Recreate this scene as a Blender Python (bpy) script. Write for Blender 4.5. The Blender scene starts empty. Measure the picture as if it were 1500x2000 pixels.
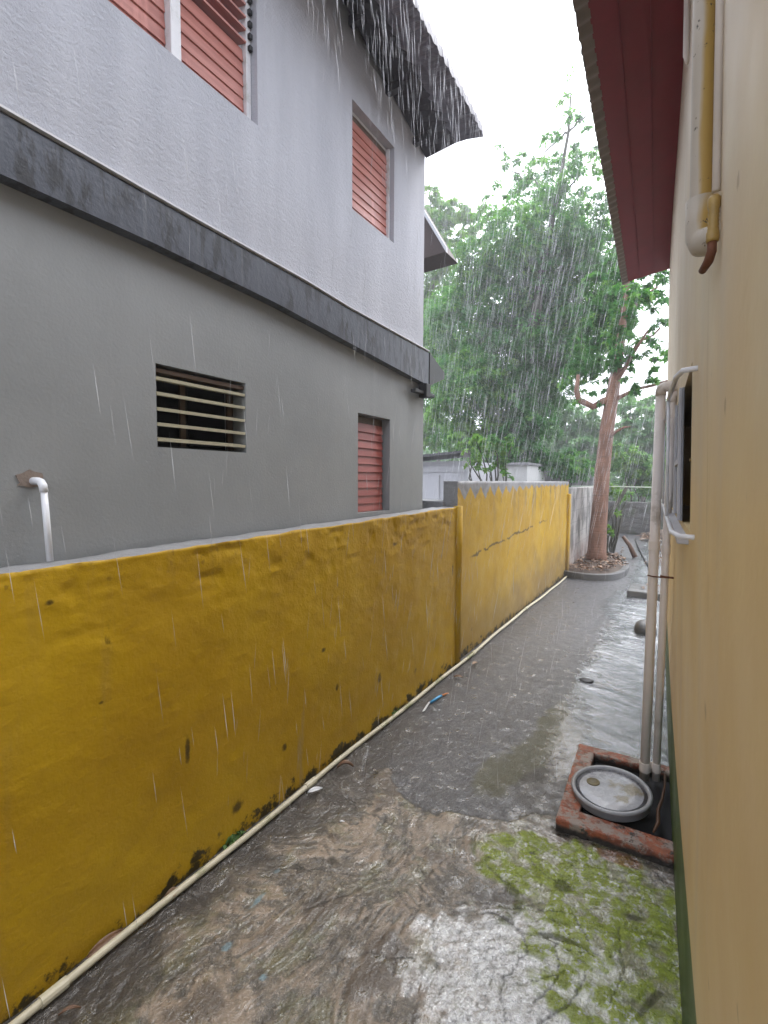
import bpy, math, random
import numpy as np
from mathutils import Vector, Matrix
random.seed(7)
RNG = np.random.default_rng(11)
scene = bpy.context.scene
col = scene.collection
R = math.radians

# ------------------------------------------------------------------ helpers
_T = np.random.default_rng(3).random((256, 256))
def vnoise(x, y):
    x = np.asarray(x, float); y = np.asarray(y, float)
    xi = np.floor(x).astype(int); yi = np.floor(y).astype(int)
    fx = x - xi; fy = y - yi
    fx = fx*fx*(3-2*fx); fy = fy*fy*(3-2*fy)
    a = _T[xi & 255, yi & 255]; b = _T[(xi+1) & 255, yi & 255]
    c = _T[xi & 255, (yi+1) & 255]; d = _T[(xi+1) & 255, (yi+1) & 255]
    return (a*(1-fx)+b*fx)*(1-fy)+(c*(1-fx)+d*fx)*fy
def fbm(x, y, o=4, seed=0):
    s = 0; a = .5; t = 0
    for i in range(o):
        s = s+a*vnoise(np.asarray(x)*2**i+seed*17.3+i*5.1, np.asarray(y)*2**i+seed*9.7+i*3.3); t += a; a *= .5
    return s/t
def sstep(a, b, x):
    t = np.clip((np.asarray(x, float)-a)/(b-a), 0, 1); return t*t*(3-2*t)

def wloc(o):
    v = Vector((0, 0, 0))
    while o is not None:
        v = v+Vector(o.location); o = o.parent
    return v
def put(me, name, mat, parent=None, loc=None, smooth=False):
    """link a mesh given in world coordinates as one object; its origin goes to loc"""
    o = bpy.data.objects.new(name, me)
    base = wloc(parent) if parent else Vector((0, 0, 0))
    if loc is None:
        loc = base
    me.transform(Matrix.Translation(-Vector(loc)))
    o.location = Vector(loc)-base
    if parent: o.parent = parent
    col.objects.link(o)
    if mat: me.materials.append(mat)
    if smooth:
        me.polygons.foreach_set('use_smooth', [True]*len(me.polygons))
    return o
def tag(o, label=None, cat=None, group=None, kind=None):
    if label: o['label'] = label
    if cat: o['category'] = cat
    if group: o['group'] = group
    if kind: o['kind'] = kind
    return o
def thing(name, loc, label, cat, group=None):
    o = bpy.data.objects.new(name, None); o.location = loc; o.empty_display_size = .1
    col.objects.link(o)
    return tag(o, label, cat, group)

class MB:
    def __init__(s): s.v = []; s.f = []
    def add(s, v, f):
        n = len(s.v); s.v += [tuple(p) for p in v]; s.f += [tuple(i+n for i in q) for q in f]; return s
    def box(s, a, b, M=None, fn=None):
        (x0, y0, z0), (x1, y1, z1) = a, b
        v = [(x0,y0,z0),(x1,y0,z0),(x1,y1,z0),(x0,y1,z0),(x0,y0,z1),(x1,y0,z1),(x1,y1,z1),(x0,y1,z1)]
        if M is not None: v = [tuple(M @ Vector(p)) for p in v]
        if fn: v = [fn(*p) for p in v]
        return s.add(v, [(0,3,2,1),(4,5,6,7),(0,1,5,4),(1,2,6,5),(2,3,7,6),(3,0,4,7)])
    def tube(s, pts, r, n=10, cap=True):
        pts = [Vector(p) for p in pts]; k = len(pts)
        rs = r if isinstance(r, (list, tuple)) else [r]*k
        v = []; f = []; up = Vector((0, 0, 1)); prev = None
        for i, p in enumerate(pts):
            d = (pts[min(i+1, k-1)]-pts[max(i-1, 0)]).normalized()
            if prev is None:
                a = d.orthogonal().normalized()
            else:
                a = (prev-d*prev.dot(d)).normalized()
            prev = a; b = d.cross(a)
            for j in range(n):
                t = 2*math.pi*j/n
                v.append(p+a*(math.cos(t)*rs[i])+b*(math.sin(t)*rs[i]))
        for i in range(k-1):
            for j in range(n):
                f.append((i*n+j, i*n+(j+1) % n, (i+1)*n+(j+1) % n, (i+1)*n+j))
        if cap:
            f.append(tuple(range(n-1, -1, -1))); f.append(tuple((k-1)*n+j for j in range(n)))
        return s.add(v, f)
    def lathe(s, prof, c, n=32, M=None):
        v = []; f = []
        for (r, z) in prof:
            for j in range(n):
                t = 2*math.pi*j/n; p = Vector((r*math.cos(t), r*math.sin(t), z))
                if M is not None: p = M @ p
                v.append(p+Vector(c))
        k = len(prof)
        for i in range(k-1):
            for j in range(n):
                f.append((i*n+j, i*n+(j+1) % n, (i+1)*n+(j+1) % n, (i+1)*n+j))
        f.append(tuple(range(n-1, -1, -1))); f.append(tuple((k-1)*n+j for j in range(n)))
        return s.add(v, f)
    def mesh(s, name):
        me = bpy.data.meshes.new(name); me.from_pydata(s.v, [], s.f); me.update(); return me
    def build(s, name, mat, parent=None, loc=None, smooth=False, bevel=0, cat=None):
        o = put(s.mesh(name), name, mat, parent, loc, smooth)
        if bevel:
            b = o.modifiers.new('bevel', 'BEVEL'); b.width = bevel; b.segments = 2; b.limit_method = 'ANGLE'
        return o

def quads_mesh(name, V, F, attrs=None, smooth=False):
    me = bpy.data.meshes.new(name)
    V = np.ascontiguousarray(V, np.float32); F = np.ascontiguousarray(F, np.int32)
    me.vertices.add(len(V)); me.vertices.foreach_set('co', V.ravel())
    k = F.shape[1]
    me.loops.add(F.size); me.loops.foreach_set('vertex_index', F.ravel())
    me.polygons.add(len(F))
    me.polygons.foreach_set('loop_start', np.arange(0, F.size, k, dtype=np.int32))
    me.polygons.foreach_set('loop_total', np.full(len(F), k, np.int32))
    if smooth: me.polygons.foreach_set('use_smooth', np.ones(len(F), bool))
    for a, val in (attrs or {}).items():
        at = me.attributes.new(a, 'FLOAT', 'POINT'); at.data.foreach_set('value', np.ascontiguousarray(val, np.float32).ravel())
    me.update(calc_edges=True); me.validate()
    return me
def grid_faces(nx, ny):
    i = np.arange(nx-1)[:, None]; j = np.arange(ny-1)[None, :]
    a = i*ny+j
    return np.stack([a, a+ny, a+ny+1, a+1], -1).reshape(-1, 4)

# ------------------------------------------------------------------ materials
class NT:
    def __init__(s, name):
        s.m = bpy.data.materials.new(name); s.m.use_nodes = True
        s.t = s.m.node_tree; s.b = s.t.nodes['Principled BSDF']; s.o = s.t.nodes['Material Output']
        s._pos = None
    def nd(s, typ, **kw):
        n = s.t.nodes.new(typ)
        for k, v in kw.items(): setattr(n, k, v)
        return n
    def put(s, sock, v):
        if isinstance(v, bpy.types.NodeSocket): s.t.links.new(v, sock)
        elif isinstance(v, (tuple, list)) and len(v) == 3 and sock.type == 'RGBA': sock.default_value = (*v, 1)
        else: sock.default_value = v
    def pos(s):
        if s._pos is None: s._pos = s.nd('ShaderNodeNewGeometry').outputs['Position']
        return s._pos
    def scale(s, sc, loc=(0, 0, 0), vec=None):
        n = s.nd('ShaderNodeMapping'); s.put(n.inputs['Vector'], vec or s.pos())
        n.inputs['Scale'].default_value = sc; n.inputs['Location'].default_value = loc
        return n.outputs[0]
    def noise(s, scale=5, detail=4, rough=.55, vec=None, dist=0):
        n = s.nd('ShaderNodeTexNoise'); s.put(n.inputs['Vector'], vec or s.pos())
        n.inputs['Scale'].default_value = scale; n.inputs['Detail'].default_value = detail
        n.inputs['Roughness'].default_value = rough; n.inputs['Distortion'].default_value = dist
        return n.outputs['Fac']
    def math(s, op, a, b=0.0, c=None, clamp=False):
        n = s.nd('ShaderNodeMath', operation=op, use_clamp=clamp)
        s.put(n.inputs[0], a); s.put(n.inputs[1], b)
        if c is not None: s.put(n.inputs[2], c)
        return n.outputs[0]
    def rng(s, v, a, b, c=0.0, d=1.0, smooth=True):
        n = s.nd('ShaderNodeMapRange', interpolation_type='SMOOTHSTEP' if smooth else 'LINEAR')
        s.put(n.inputs[0], v); n.inputs[1].default_value = a; n.inputs[2].default_value = b
        n.inputs[3].default_value = c; n.inputs[4].default_value = d
        return n.outputs[0]
    def mix(s, f, a, b, mode='MIX'):
        n = s.nd('ShaderNodeMix', data_type='RGBA', blend_type=mode)
        s.put(n.inputs[0], f); s.put(n.inputs[6], a); s.put(n.inputs[7], b)
        return n.outputs[2]
    def xyz(s, vec=None):
        n = s.nd('ShaderNodeSeparateXYZ'); s.put(n.inputs[0], vec or s.pos()); return n.outputs
    def attr(s, name):
        return s.nd('ShaderNodeAttribute', attribute_name=name).outputs['Fac']
    def bump(s, h, strength=.3, dist=.01, normal=None):
        n = s.nd('ShaderNodeBump'); s.put(n.inputs['Height'], h)
        s.put(n.inputs['Strength'], strength); n.inputs['Distance'].default_value = dist
        if normal: s.put(n.inputs['Normal'], normal)
        return n.outputs[0]
    def done(s, color, rough=.6, normal=None, spec=None, metal=None):
        s.put(s.b.inputs['Base Color'], color); s.put(s.b.inputs['Roughness'], rough)
        if normal is not None: s.put(s.b.inputs['Normal'], normal)
        if spec is not None: s.b.inputs['Specular IOR Level'].default_value = spec
        if metal is not None: s.b.inputs['Metallic'].default_value = metal
        return s.m
def simple(name, c, rough=.5, var=.25, scale=30, bump=.15, spec=None, metal=None, dirt=None):
    n = NT(name)
    f = n.noise(scale, 5); c2 = tuple(x*(1-var) for x in c); c1 = tuple(min(1, x*(1+var*.6)) for x in c)
    cc = n.mix(f, c2, c1)
    if dirt:
        cc = n.mix(n.rng(n.noise(scale*.35, 6, .7), .52, .68), cc, dirt)
    return n.done(cc, rough, n.bump(n.noise(scale*3, 3), bump, .004), spec, metal)

def m_upper():
    n = NT('light_roughcast')
    st = n.noise(2.2, 4, vec=n.scale((1, 3, .5)))
    c = n.mix(n.rng(st, .3, .75), (.415, .425, .47), (.485, .495, .54))
    run = n.noise(9, 3, vec=n.scale((1, 1, .06)))
    c = n.mix(n.math('MULTIPLY', n.rng(run, .62, .78), .12), c, (.36, .36, .39))
    h = n.noise(55, 4, .65, vec=n.scale((1, .6, 1.2)))
    h2 = n.noise(140, 3, .6)
    nb = n.bump(n.math('ADD', h, n.math('MULTIPLY', h2, .7)), .55, .009)
    return n.done(c, .75, nb, .3)
def m_lower():
    n = NT('dark_grey_render')
    c = n.mix(n.rng(n.noise(1.6, 5, .6), .3, .7), (.245, .257, .262), (.285, .297, .302))
    run = n.noise(16, 3, vec=n.scale((1, 1, .05)))
    c = n.mix(n.math('MULTIPLY', n.rng(run, .62, .74), .16), c, (.33, .335, .34))
    z = n.xyz()[2]
    sp = n.math('MULTIPLY', n.rng(n.noise(40, 4, .7), .6, .7), n.rng(z, 1.6, 1.25))
    c = n.mix(n.math('MULTIPLY', sp, .3), c, (.25, .25, .25))
    nb = n.bump(n.math('ADD', n.noise(90, 3), n.math('MULTIPLY', n.noise(6, 3), 1.5)), .22, .006)
    return n.done(c, n.rng(run, .4, .7, .5, .38), nb, .45)
def m_band():
    n = NT('slate_blue_band')
    c = n.mix(n.noise(5, 4), (.055, .063, .084), (.088, .098, .122))
    z = n.xyz()[2]
    spots = n.noise(17, 4, .6, vec=n.scale((1, 1.5, .42)))
    patch = n.noise(2.6, 2)
    f = n.math('MULTIPLY', n.rng(spots, .46, .60), n.rng(patch, .32, .48))
    c = n.mix(n.math('MULTIPLY', f, .72), c, (.012, .012, .013))
    c = n.mix(n.math('MULTIPLY', n.rng(n.noise(28, 2, vec=n.scale((1, 1, .04))), .62, .72), .3), c, (.16, .17, .19))
    return n.done(c, .42, n.bump(n.noise(50, 4), .3, .006), .5)
def yellow_core(n, faded):
    x, y, z = n.xyz()
    big = n.noise(1.3, 5, .6)
    c = n.mix(n.rng(big, .3, .7), (.395, .228, .003), (.475, .295, .006))
    c = n.mix(n.math('MULTIPLY', n.rng(n.noise(4.5, 5, .65), .55, .75), .5), c, (.33, .19, .005))
    run = n.noise(7, 4, .6, vec=n.scale((1, 1, .11)))
    c = n.mix(n.math('MULTIPLY', n.rng(run, .6, .74), .32), c, (.27, .17, .05))
    return x, y, z, c
def m_yellow(far=False):
    n = NT('yellow_wall_paint_worn' if far else 'yellow_wall_paint')
    x, y, z, c = yellow_core(n, far)
    wet = None
    if far:
        # grey brown weathering running up from the foot and down from the coping
        f = n.math('MULTIPLY', n.rng(n.math('ADD', z, n.math('MULTIPLY', n.noise(2.2, 5, .6), .9)), 1.25, .45), n.rng(y, 3.4, 5.6, .45, .9))
        c = n.mix(n.math('MULTIPLY', f, .9), c, (.17, .12, .06))
        pale = n.rng(n.noise(1.1, 4), .4, .65)
        c = n.mix(n.math('MULTIPLY', pale, n.rng(y, 3.9, 7.2, .03, .30)), c, (.45, .29, .07))
        st = n.math('MULTIPLY', n.rng(n.noise(6, 4, .6, vec=n.scale((1, 1.4, .2))), .5, .68), n.rng(z, .75, 1.4))
        c = n.mix(n.math('MULTIPLY', st, n.rng(y, 5, 7, .35, .85)), c, (.13, .11, .085))
        # crack running along the wall
        cz = n.math('ADD', n.math('MULTIPLY_ADD', y, .052, .642), n.math('MULTIPLY', n.math('SUBTRACT', n.noise(5, 4, .7), .5), .12))
        ck = n.math('ABSOLUTE', n.math('SUBTRACT', z, cz))
        ckm = n.math('MULTIPLY', n.rng(ck, .016, .003), n.math('MULTIPLY', n.rng(y, 3.9, 4.05), n.rng(y, 6.9, 6.4)))
        ckm = n.math('MULTIPLY', ckm, n.rng(n.noise(7, 3), .36, .5))
        c = n.mix(n.math('MULTIPLY', ckm, .8), c, (.035, .025, .012))
        # the painted edge: tall points of yellow against bare cement
        tri = n.math('DIVIDE', n.math('PINGPONG', n.math('SUBTRACT', y, 3.917), .1225), .1225)
        amp = n.math('MULTIPLY', n.rng(y, 4.2, 6.6, .105, .035), n.math('ADD', tri, n.math('MULTIPLY', n.noise(30, 3), .3)))
        lim = n.math('SUBTRACT', n.math('ADD', 1.462, n.math('MULTIPLY', n.math('SUBTRACT', n.noise(3, 3), .5), .05)), amp)
        bare = n.rng(n.math('SUBTRACT', z, lim), -.006, .01)
        cem = n.mix(n.noise(9, 5), (.17, .17, .175), (.30, .30, .31))
        c = n.mix(bare, c, cem)
    if not far:
        w = n.noise(34, 5, .7)
        tot = None
        for (y0, z0, ry, rz) in [(1.103, .50, .011, .060), (.668, 1.147, .013, .009), (1.905, .637, .018, .012), (2.02, .40, .014, .02), (1.62, .26, .016, .02), (.80, .80, .008, .006), (3.53, .80, .012, .05), (1.34, .14, .03, .03), (2.45, .30, .02, .03), (2.62, 1.10, .03, .012)]:
            a = n.math('DIVIDE', n.math('SUBTRACT', y, y0), ry); b = n.math('DIVIDE', n.math('SUBTRACT', z, z0), rz)
            d = n.math('ADD', n.math('MULTIPLY', a, a), n.math('MULTIPLY', b, b))
            e = n.rng(n.math('ADD', d, n.math('MULTIPLY', n.math('SUBTRACT', w, .5), -2.8)), 1.5, -.2)
            tot = e if tot is None else n.math('MAXIMUM', tot, e)
        c = n.mix(n.math('MULTIPLY', tot, .88), c, (.035, .020, .004))
        grey = n.math('MULTIPLY', n.rng(n.noise(5, 5, .65, vec=n.scale((1, 1, .09), (0, 3.7, 0))), .64, .72), .42)
        c = n.mix(grey, c, (.24, .20, .15))
    # black mould along the wet foot of the wall and scattered scars
    edge = n.math('ADD', z, n.math('MULTIPLY', n.math('SUBTRACT', n.noise(11, 6, .68), .5), -.46))
    c = n.mix(n.math('MULTIPLY', n.rng(edge, .05, .0), .93), c, (.010, .010, .006))
    scar = n.math('MULTIPLY', n.rng(n.noise(8.5, 5, .6, vec=n.scale((1, 1.6, 1))), .655, .73), n.rng(n.noise(1.7, 2), .45, .6))
    c = n.mix(n.math('MULTIPLY', scar, .75), c, (.06, .035, .008))
    top = n.math('MULTIPLY', n.rng(n.noise(24, 4, .65), .6, .68), n.rng(z, 1.02, 1.24))
    c = n.mix(n.math('MULTIPLY', top, .5), c, (.16, .085, .01))
    cap = n.rng(n.math('ADD', n.attr('cap'), n.math('MULTIPLY', n.math('SUBTRACT', n.noise(40, 4, .7), .5), .9)), .35, .6)
    c = n.mix(cap, c, n.mix(n.noise(22, 5, .7), (.17, .17, .17), (.36, .36, .37)))
    h = n.math('ADD', n.noise(70, 4, .6), n.math('MULTIPLY', n.noise(19, 4, .6), 1.6))
    return n.done(c, n.rng(n.noise(6, 3), .3, .7, .62, .45), n.bump(h, .32, .006), .35)
def m_scar():
    return simple('black_mould_scar', (.02, .014, .006), .7)
def m_cement(name='grey_cement', c=(.24, .24, .25)):
    n = NT(name)
    cc = n.mix(n.noise(6, 6, .65), tuple(v*.55 for v in c), tuple(v*1.3 for v in c))
    cc = n.mix(n.math('MULTIPLY', n.rng(n.noise(2.5, 5, .7), .5, .62), .5), cc, tuple(v*.35 for v in c))
    return n.done(cc, n.rng(n.noise(4, 3), .35, .65, .3, .6), n.bump(n.noise(40, 5, .6), .5, .01), .5)
def m_blockwall():
    n = NT('stained_block_wall')
    x, y, z = n.xyz()
    br = n.nd('ShaderNodeTexBrick'); cb = n.nd('ShaderNodeCombineXYZ')
    n.put(cb.inputs[0], y); n.put(cb.inputs[1], z); n.put(br.inputs['Vector'], cb.outputs[0])
    br.inputs['Scale'].default_value = 1; br.inputs['Brick Width'].default_value = .4; br.inputs['Row Height'].default_value = .2
    br.inputs['Mortar Size'].default_value = .008; br.inputs['Color1'].default_value = (.38, .36, .34, 1)
    br.inputs['Color2'].default_value = (.34, .32, .31, 1); br.inputs['Mortar'].default_value = (.29, .28, .27, 1)
    c = n.mix(n.math('MULTIPLY', n.rng(n.noise(3.2, 5, .65, vec=n.scale((1, 1, .5))), .42, .58), .85), br.outputs['Color'], (.10, .095, .09))
    c = n.mix(n.math('MULTIPLY', n.rng(z, .55, .05), n.rng(n.noise(4, 3), .3, .7, .2, .6)), c, (.28, .15, .11))
    return n.done(c, .7, n.bump(n.math('ADD', n.math('MULTIPLY', br.outputs['Fac'], -1), n.noise(40, 4)), .5, .01))
def m_stone():
    n = NT('dark_rubble_stone')
    v = n.nd('ShaderNodeTexVoronoi', feature='F1'); n.put(v.inputs['Vector'], n.scale((3.2, 3.2, 6.5))); v.inputs['Scale'].default_value = 1
    c = n.mix(v.outputs['Distance'], (.13, .125, .12), (.045, .042, .04))
    c = n.mix(n.rng(n.noise(7, 5, .7), .45, .65), c, (.085, .075, .06))
    c = n.mix(n.math('MULTIPLY', n.rng(n.noise(2, 4), .52, .62), .6), c, (.05, .07, .03))
    return n.done(c, .6, n.bump(n.math('SUBTRACT', n.noise(30, 4), v.outputs['Distance']), .8, .04))
def m_ochre():
    n = NT('ochre_house_paint')
    x, y, z = n.xyz()
    c = n.mix(n.rng(n.noise(1.4, 5, .6), .3, .7), (.61, .435, .20), (.68, .52, .265))
    run = n.noise(5.5, 4, .55, vec=n.scale((1, 1, .08)))
    c = n.mix(n.math('MULTIPLY', n.rng(run, .5, .68), .45), c, (.56, .45, .30))
    # colour paler and greyer towards the top of the wall
    bl = n.rng(n.math('ADD', z, n.math('MULTIPLY', n.noise(3, 4, .6, vec=n.scale((1, 1, .3))), .5)), 1.55, 2.6)
    c = n.mix(n.math('MULTIPLY', bl, .78), c, (.57, .50, .41))
    c = n.mix(n.math('MULTIPLY', n.rng(n.noise(9, 4, .6, vec=n.scale((1, 1, .12))), .6, .75), .5), c, (.36, .22, .06))
    sp = n.rng(n.noise(22, 5, .7), .67, .74)
    c = n.mix(n.math('MULTIPLY', sp, .4), c, (.25, .17, .09))
    # painted green skirting whose upper edge wanders
    gl = n.math('ADD', z, n.math('MULTIPLY', n.math('SUBTRACT', n.noise(2.5, 3), .5), .02))
    g = n.rng(gl, .46, .445)
    gc = n.mix(n.noise(9, 5), (.045, .085, .022), (.10, .15, .05))
    c = n.mix(g, c, gc)
    dk = n.math('MULTIPLY', n.rng(n.math('ADD', z, n.math('MULTIPLY', n.noise(14, 5, .7), .12)), .12, .06), .8)
    c = n.mix(dk, c, (.015, .016, .01))
    for (s0, z0, r0) in [(.80, 1.60, .014), (1.0, 1.1, .02), (.72, 1.85, .012)]:
        a = n.math('SUBTRACT', y, s0); b = n.math('SUBTRACT', z, z0)
        d = n.math('SQRT', n.math('ADD', n.math('MULTIPLY', a, a), n.math('MULTIPLY', b, b)))
        e = n.rng(n.math('ADD', d, n.math('MULTIPLY', n.math('SUBTRACT', n.noise(50, 4, .7), .5), -.03)), r0, r0*.4)
        c = n.mix(n.math('MULTIPLY', e, .5), c, (.25, .15, .07))
    h = n.math('ADD', n.math('MULTIPLY', n.noise(60, 3), .4), n.math('MULTIPLY', n.noise(7, 4), 2.2))
    return n.done(c, n.rng(n.noise(3, 4), .3, .7, .65, .45), n.bump(h, .2, .006), .35)
def m_wood(name, a, b):
    n = NT(name)
    g = n.noise(26, 4, .6, vec=n.scale((1, .08, 1)))
    c = n.mix(n.rng(g, .3, .7), a, b)
    c = n.mix(n.math('MULTIPLY', n.rng(n.noise(6, 4, .6, vec=n.scale((1, 2, .4))), .55, .7), .4), c, tuple(min(1, v*1.5+.04) for v in b))
    return n.done(c, .4, n.bump(g, .2, .004), .5)
def m_ground():
    n = NT('wet_concrete')
    fore = n.attr('fore'); moss = n.attr('moss'); tan = n.attr('tan'); dark = n.attr('dark'); pale = n.attr('pale')
    red = n.attr('red'); blue = n.attr('blue'); groove = n.attr('groove'); flow = n.attr('flow')
    # newer smooth slab
    g1 = n.noise(18, 6, .7); g2 = n.noise(75, 5, .75)
    c = n.mix(n.rng(g1, .3, .7), (.028, .028, .033), (.075, .076, .085))
    c = n.mix(n.math('MULTIPLY', n.rng(g2, .5, .68), .55), c, (.23, .23, .235))
    c = n.mix(n.math('MULTIPLY', n.rng(n.noise(45, 4, .7), .56, .68), .6), c, (.04, .036, .034))
    # old rough slab
    o1 = n.mix(n.rng(n.noise(24, 6, .7), .3, .72), (.055, .049, .038), (.27, .225, .17))
    o1 = n.mix(n.math('MULTIPLY', n.rng(n.noise(85, 4, .7), .5, .66), .6), o1, (.50, .42, .34))
    o1 = n.mix(n.math('MULTIPLY', n.rng(n.noise(9, 5, .7), .47, .64), .7), o1, (.075, .068, .058))
    o1 = n.mix(tan, o1, n.mix(n.noise(32, 5, .7), (.27, .205, .145), (.47, .375, .285)))
    o1 = n.mix(n.math('MULTIPLY', pale, n.rng(n.noise(21, 5, .65), .22, .5)), o1, n.mix(n.rng(n.noise(60, 5, .7), .35, .6), (.30, .31, .32), (.68, .70, .71)))  # near-white paints the sky's reflection on wet concrete into the base colour
    o1 = n.mix(n.math('MULTIPLY', n.rng(n.noise(6.5, 5, .7), .50, .64), .55), o1, (.14, .145, .055))
    c = n.mix(fore, c, o1)
    mc = n.mix(n.noise(30, 5, .65), (.14, .19, .006), (.37, .47, .025))
    mc = n.mix(n.math('MULTIPLY', n.math('MULTIPLY', fore, n.rng(n.noise(38, 5, .75), .53, .62)), .7), mc, (.45, .48, .42))
    mc = n.mix(fore, (.085, .08, .018), mc)
    c = n.mix(moss, c, mc)
    c = n.mix(red, c, (.22, .07, .035))
    c = n.mix(blue, c, (.25, .44, .52))
    c = n.mix(n.math('MULTIPLY', groove, .62), c, (.016, .015, .010))
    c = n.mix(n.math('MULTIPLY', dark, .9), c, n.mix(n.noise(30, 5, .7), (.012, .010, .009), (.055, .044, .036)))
    # water film: gloss follows where the rain stands
    film = n.noise(13, 5, .65)
    r = n.rng(n.math('ADD', film, n.math('MULTIPLY', flow, .5)), .38, .8, .5, .13)
    rip = n.noise(60, 3, .6, vec=n.scale((1, .55, 1)), dist=.6)
    rain = n.noise(130, 2, .5)
    h = n.math('ADD', n.math('MULTIPLY', n.noise(85, 5, .7), 1.2), n.math('ADD', rip, rain))
    pool = n.attr('pool')
    c = n.mix(n.math('MULTIPLY', pool, .45), c, (.03, .032, .03))
    ng = n.math('SUBTRACT', 1.0, n.math('MULTIPLY', groove, .9), clamp=True)
    r = n.math('MULTIPLY', r, n.rng(pool, 0, 1, 1, .25))
    nb = n.bump(h, n.rng(pool, 0, 1, .9, .12), .010)
    n.put(n.b.inputs['Coat Weight'], n.math('MULTIPLY', ng, n.math('MULTIPLY', n.rng(n.math('ADD', film, n.math('ADD', n.math('MULTIPLY', flow, .55), n.math('MULTIPLY', pool, .8))), .46, .82, .22, 1.0), n.rng(n.math('MULTIPLY', moss, n.rng(n.noise(38, 5, .75), .62, .54)), 0, 1, 1, .2))))
    n.b.inputs['Coat Roughness'].default_value = .05; n.b.inputs['Coat IOR'].default_value = 2.6
    n.put(n.b.inputs['Coat Normal'], n.bump(n.math('ADD', n.noise(42, 4, .65, vec=n.scale((1, .6, 1)), dist=.8), n.math('MULTIPLY', n.noise(120, 3, .6), .5)), n.rng(pool, 0, 1, .6, .22), .010))
    return n.done(c, r, nb, .6)
def m_water():
    n = NT('running_rainwater')
    h = n.math('ADD', n.noise(34, 4, .65, vec=n.scale((.6, 1.3, 1)), dist=.8), n.math('MULTIPLY', n.noise(110, 3, .6), .45))
    nb = n.bump(h, .7, .011)
    g = n.nd('ShaderNodeBsdfGlossy'); g.inputs['Roughness'].default_value = .06; n.put(g.inputs['Normal'], nb)
    g.inputs['Color'].default_value = (.95, .97, 1, 1)
    t = n.nd('ShaderNodeBsdfTransparent'); t.inputs['Color'].default_value = (.72, .74, .72, 1)
    film = n.attr('film'); n.put(t.inputs['Color'], n.mix(film, (1, 1, 1), (.70, .73, .73)))
    f = n.nd('ShaderNodeFresnel'); f.inputs['IOR'].default_value = 2.7; n.put(f.inputs['Normal'], nb)
    mx = n.nd('ShaderNodeMixShader'); n.put(mx.inputs[0], n.math('MULTIPLY', f.outputs[0], film)); n.put(mx.inputs[1], t.outputs[0]); n.put(mx.inputs[2], g.outputs[0])
    n.put(n.o.inputs['Surface'], mx.outputs[0]); n.t.nodes.remove(n.b)
    return n.m
def m_leaf(name, dk, md, lt, trans=.5):
    n = NT(name)
    t = n.attr('tint')
    r = n.nd('ShaderNodeValToRGB'); n.put(r.inputs[0], t)
    e = r.color_ramp.elements; e[0].position = .12; e[0].color = (*dk, 1); e[1].position = .92; e[1].color = (*lt, 1)
    x = e.new(.55); x.color = (*md, 1)
    n.put(n.b.inputs['Base Color'], r.outputs[0]); n.b.inputs['Roughness'].default_value = .5
    n.b.inputs['Specular IOR Level'].default_value = .22
    tr = n.nd('ShaderNodeBsdfTranslucent'); n.put(tr.inputs['Color'], n.mix(.5, r.outputs[0], (.15, .36, .03)))
    mx = n.nd('ShaderNodeMixShader'); mx.inputs[0].default_value = trans
    n.put(mx.inputs[1], n.b.outputs[0]); n.put(mx.inputs[2], tr.outputs[0]); n.put(n.o.inputs['Surface'], mx.outputs[0])
    return n.m
def m_bark(name, a, b, sc=14):
    n = NT(name)
    g = n.noise(sc, 6, .65, vec=n.scale((1, 1, .28)))
    rings = n.noise(9, 4, .6, vec=n.scale((.35, .35, 3.2)))
    c = n.mix(n.rng(g, .3, .7), a, b)
    c = n.mix(n.math('MULTIPLY', n.rng(rings, .58, .68), .55), c, tuple(v*.35 for v in a))
    return n.done(c, .6, n.bump(n.math('ADD', g, rings), .7, .025))
def m_rain():
    n = NT('falling_rainwater')
    d = n.nd('ShaderNodeBsdfTranslucent'); d.inputs[0].default_value = (.95, .96, 1, 1)
    d2 = n.nd('ShaderNodeBsdfDiffuse'); d2.inputs[0].default_value = (.95, .96, 1, 1)
    a = n.nd('ShaderNodeMixShader'); n.put(a.inputs[1], d.outputs[0]); n.put(a.inputs[2], d2.outputs[0])
    t = n.nd('ShaderNodeBsdfTransparent')
    mx = n.nd('ShaderNodeMixShader'); mx.inputs[0].default_value = .46
    n.put(mx.inputs[1], t.outputs[0]); n.put(mx.inputs[2], a.outputs[0]); n.put(n.o.inputs['Surface'], mx.outputs[0])
    n.t.nodes.remove(n.b)
    return n.m

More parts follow.
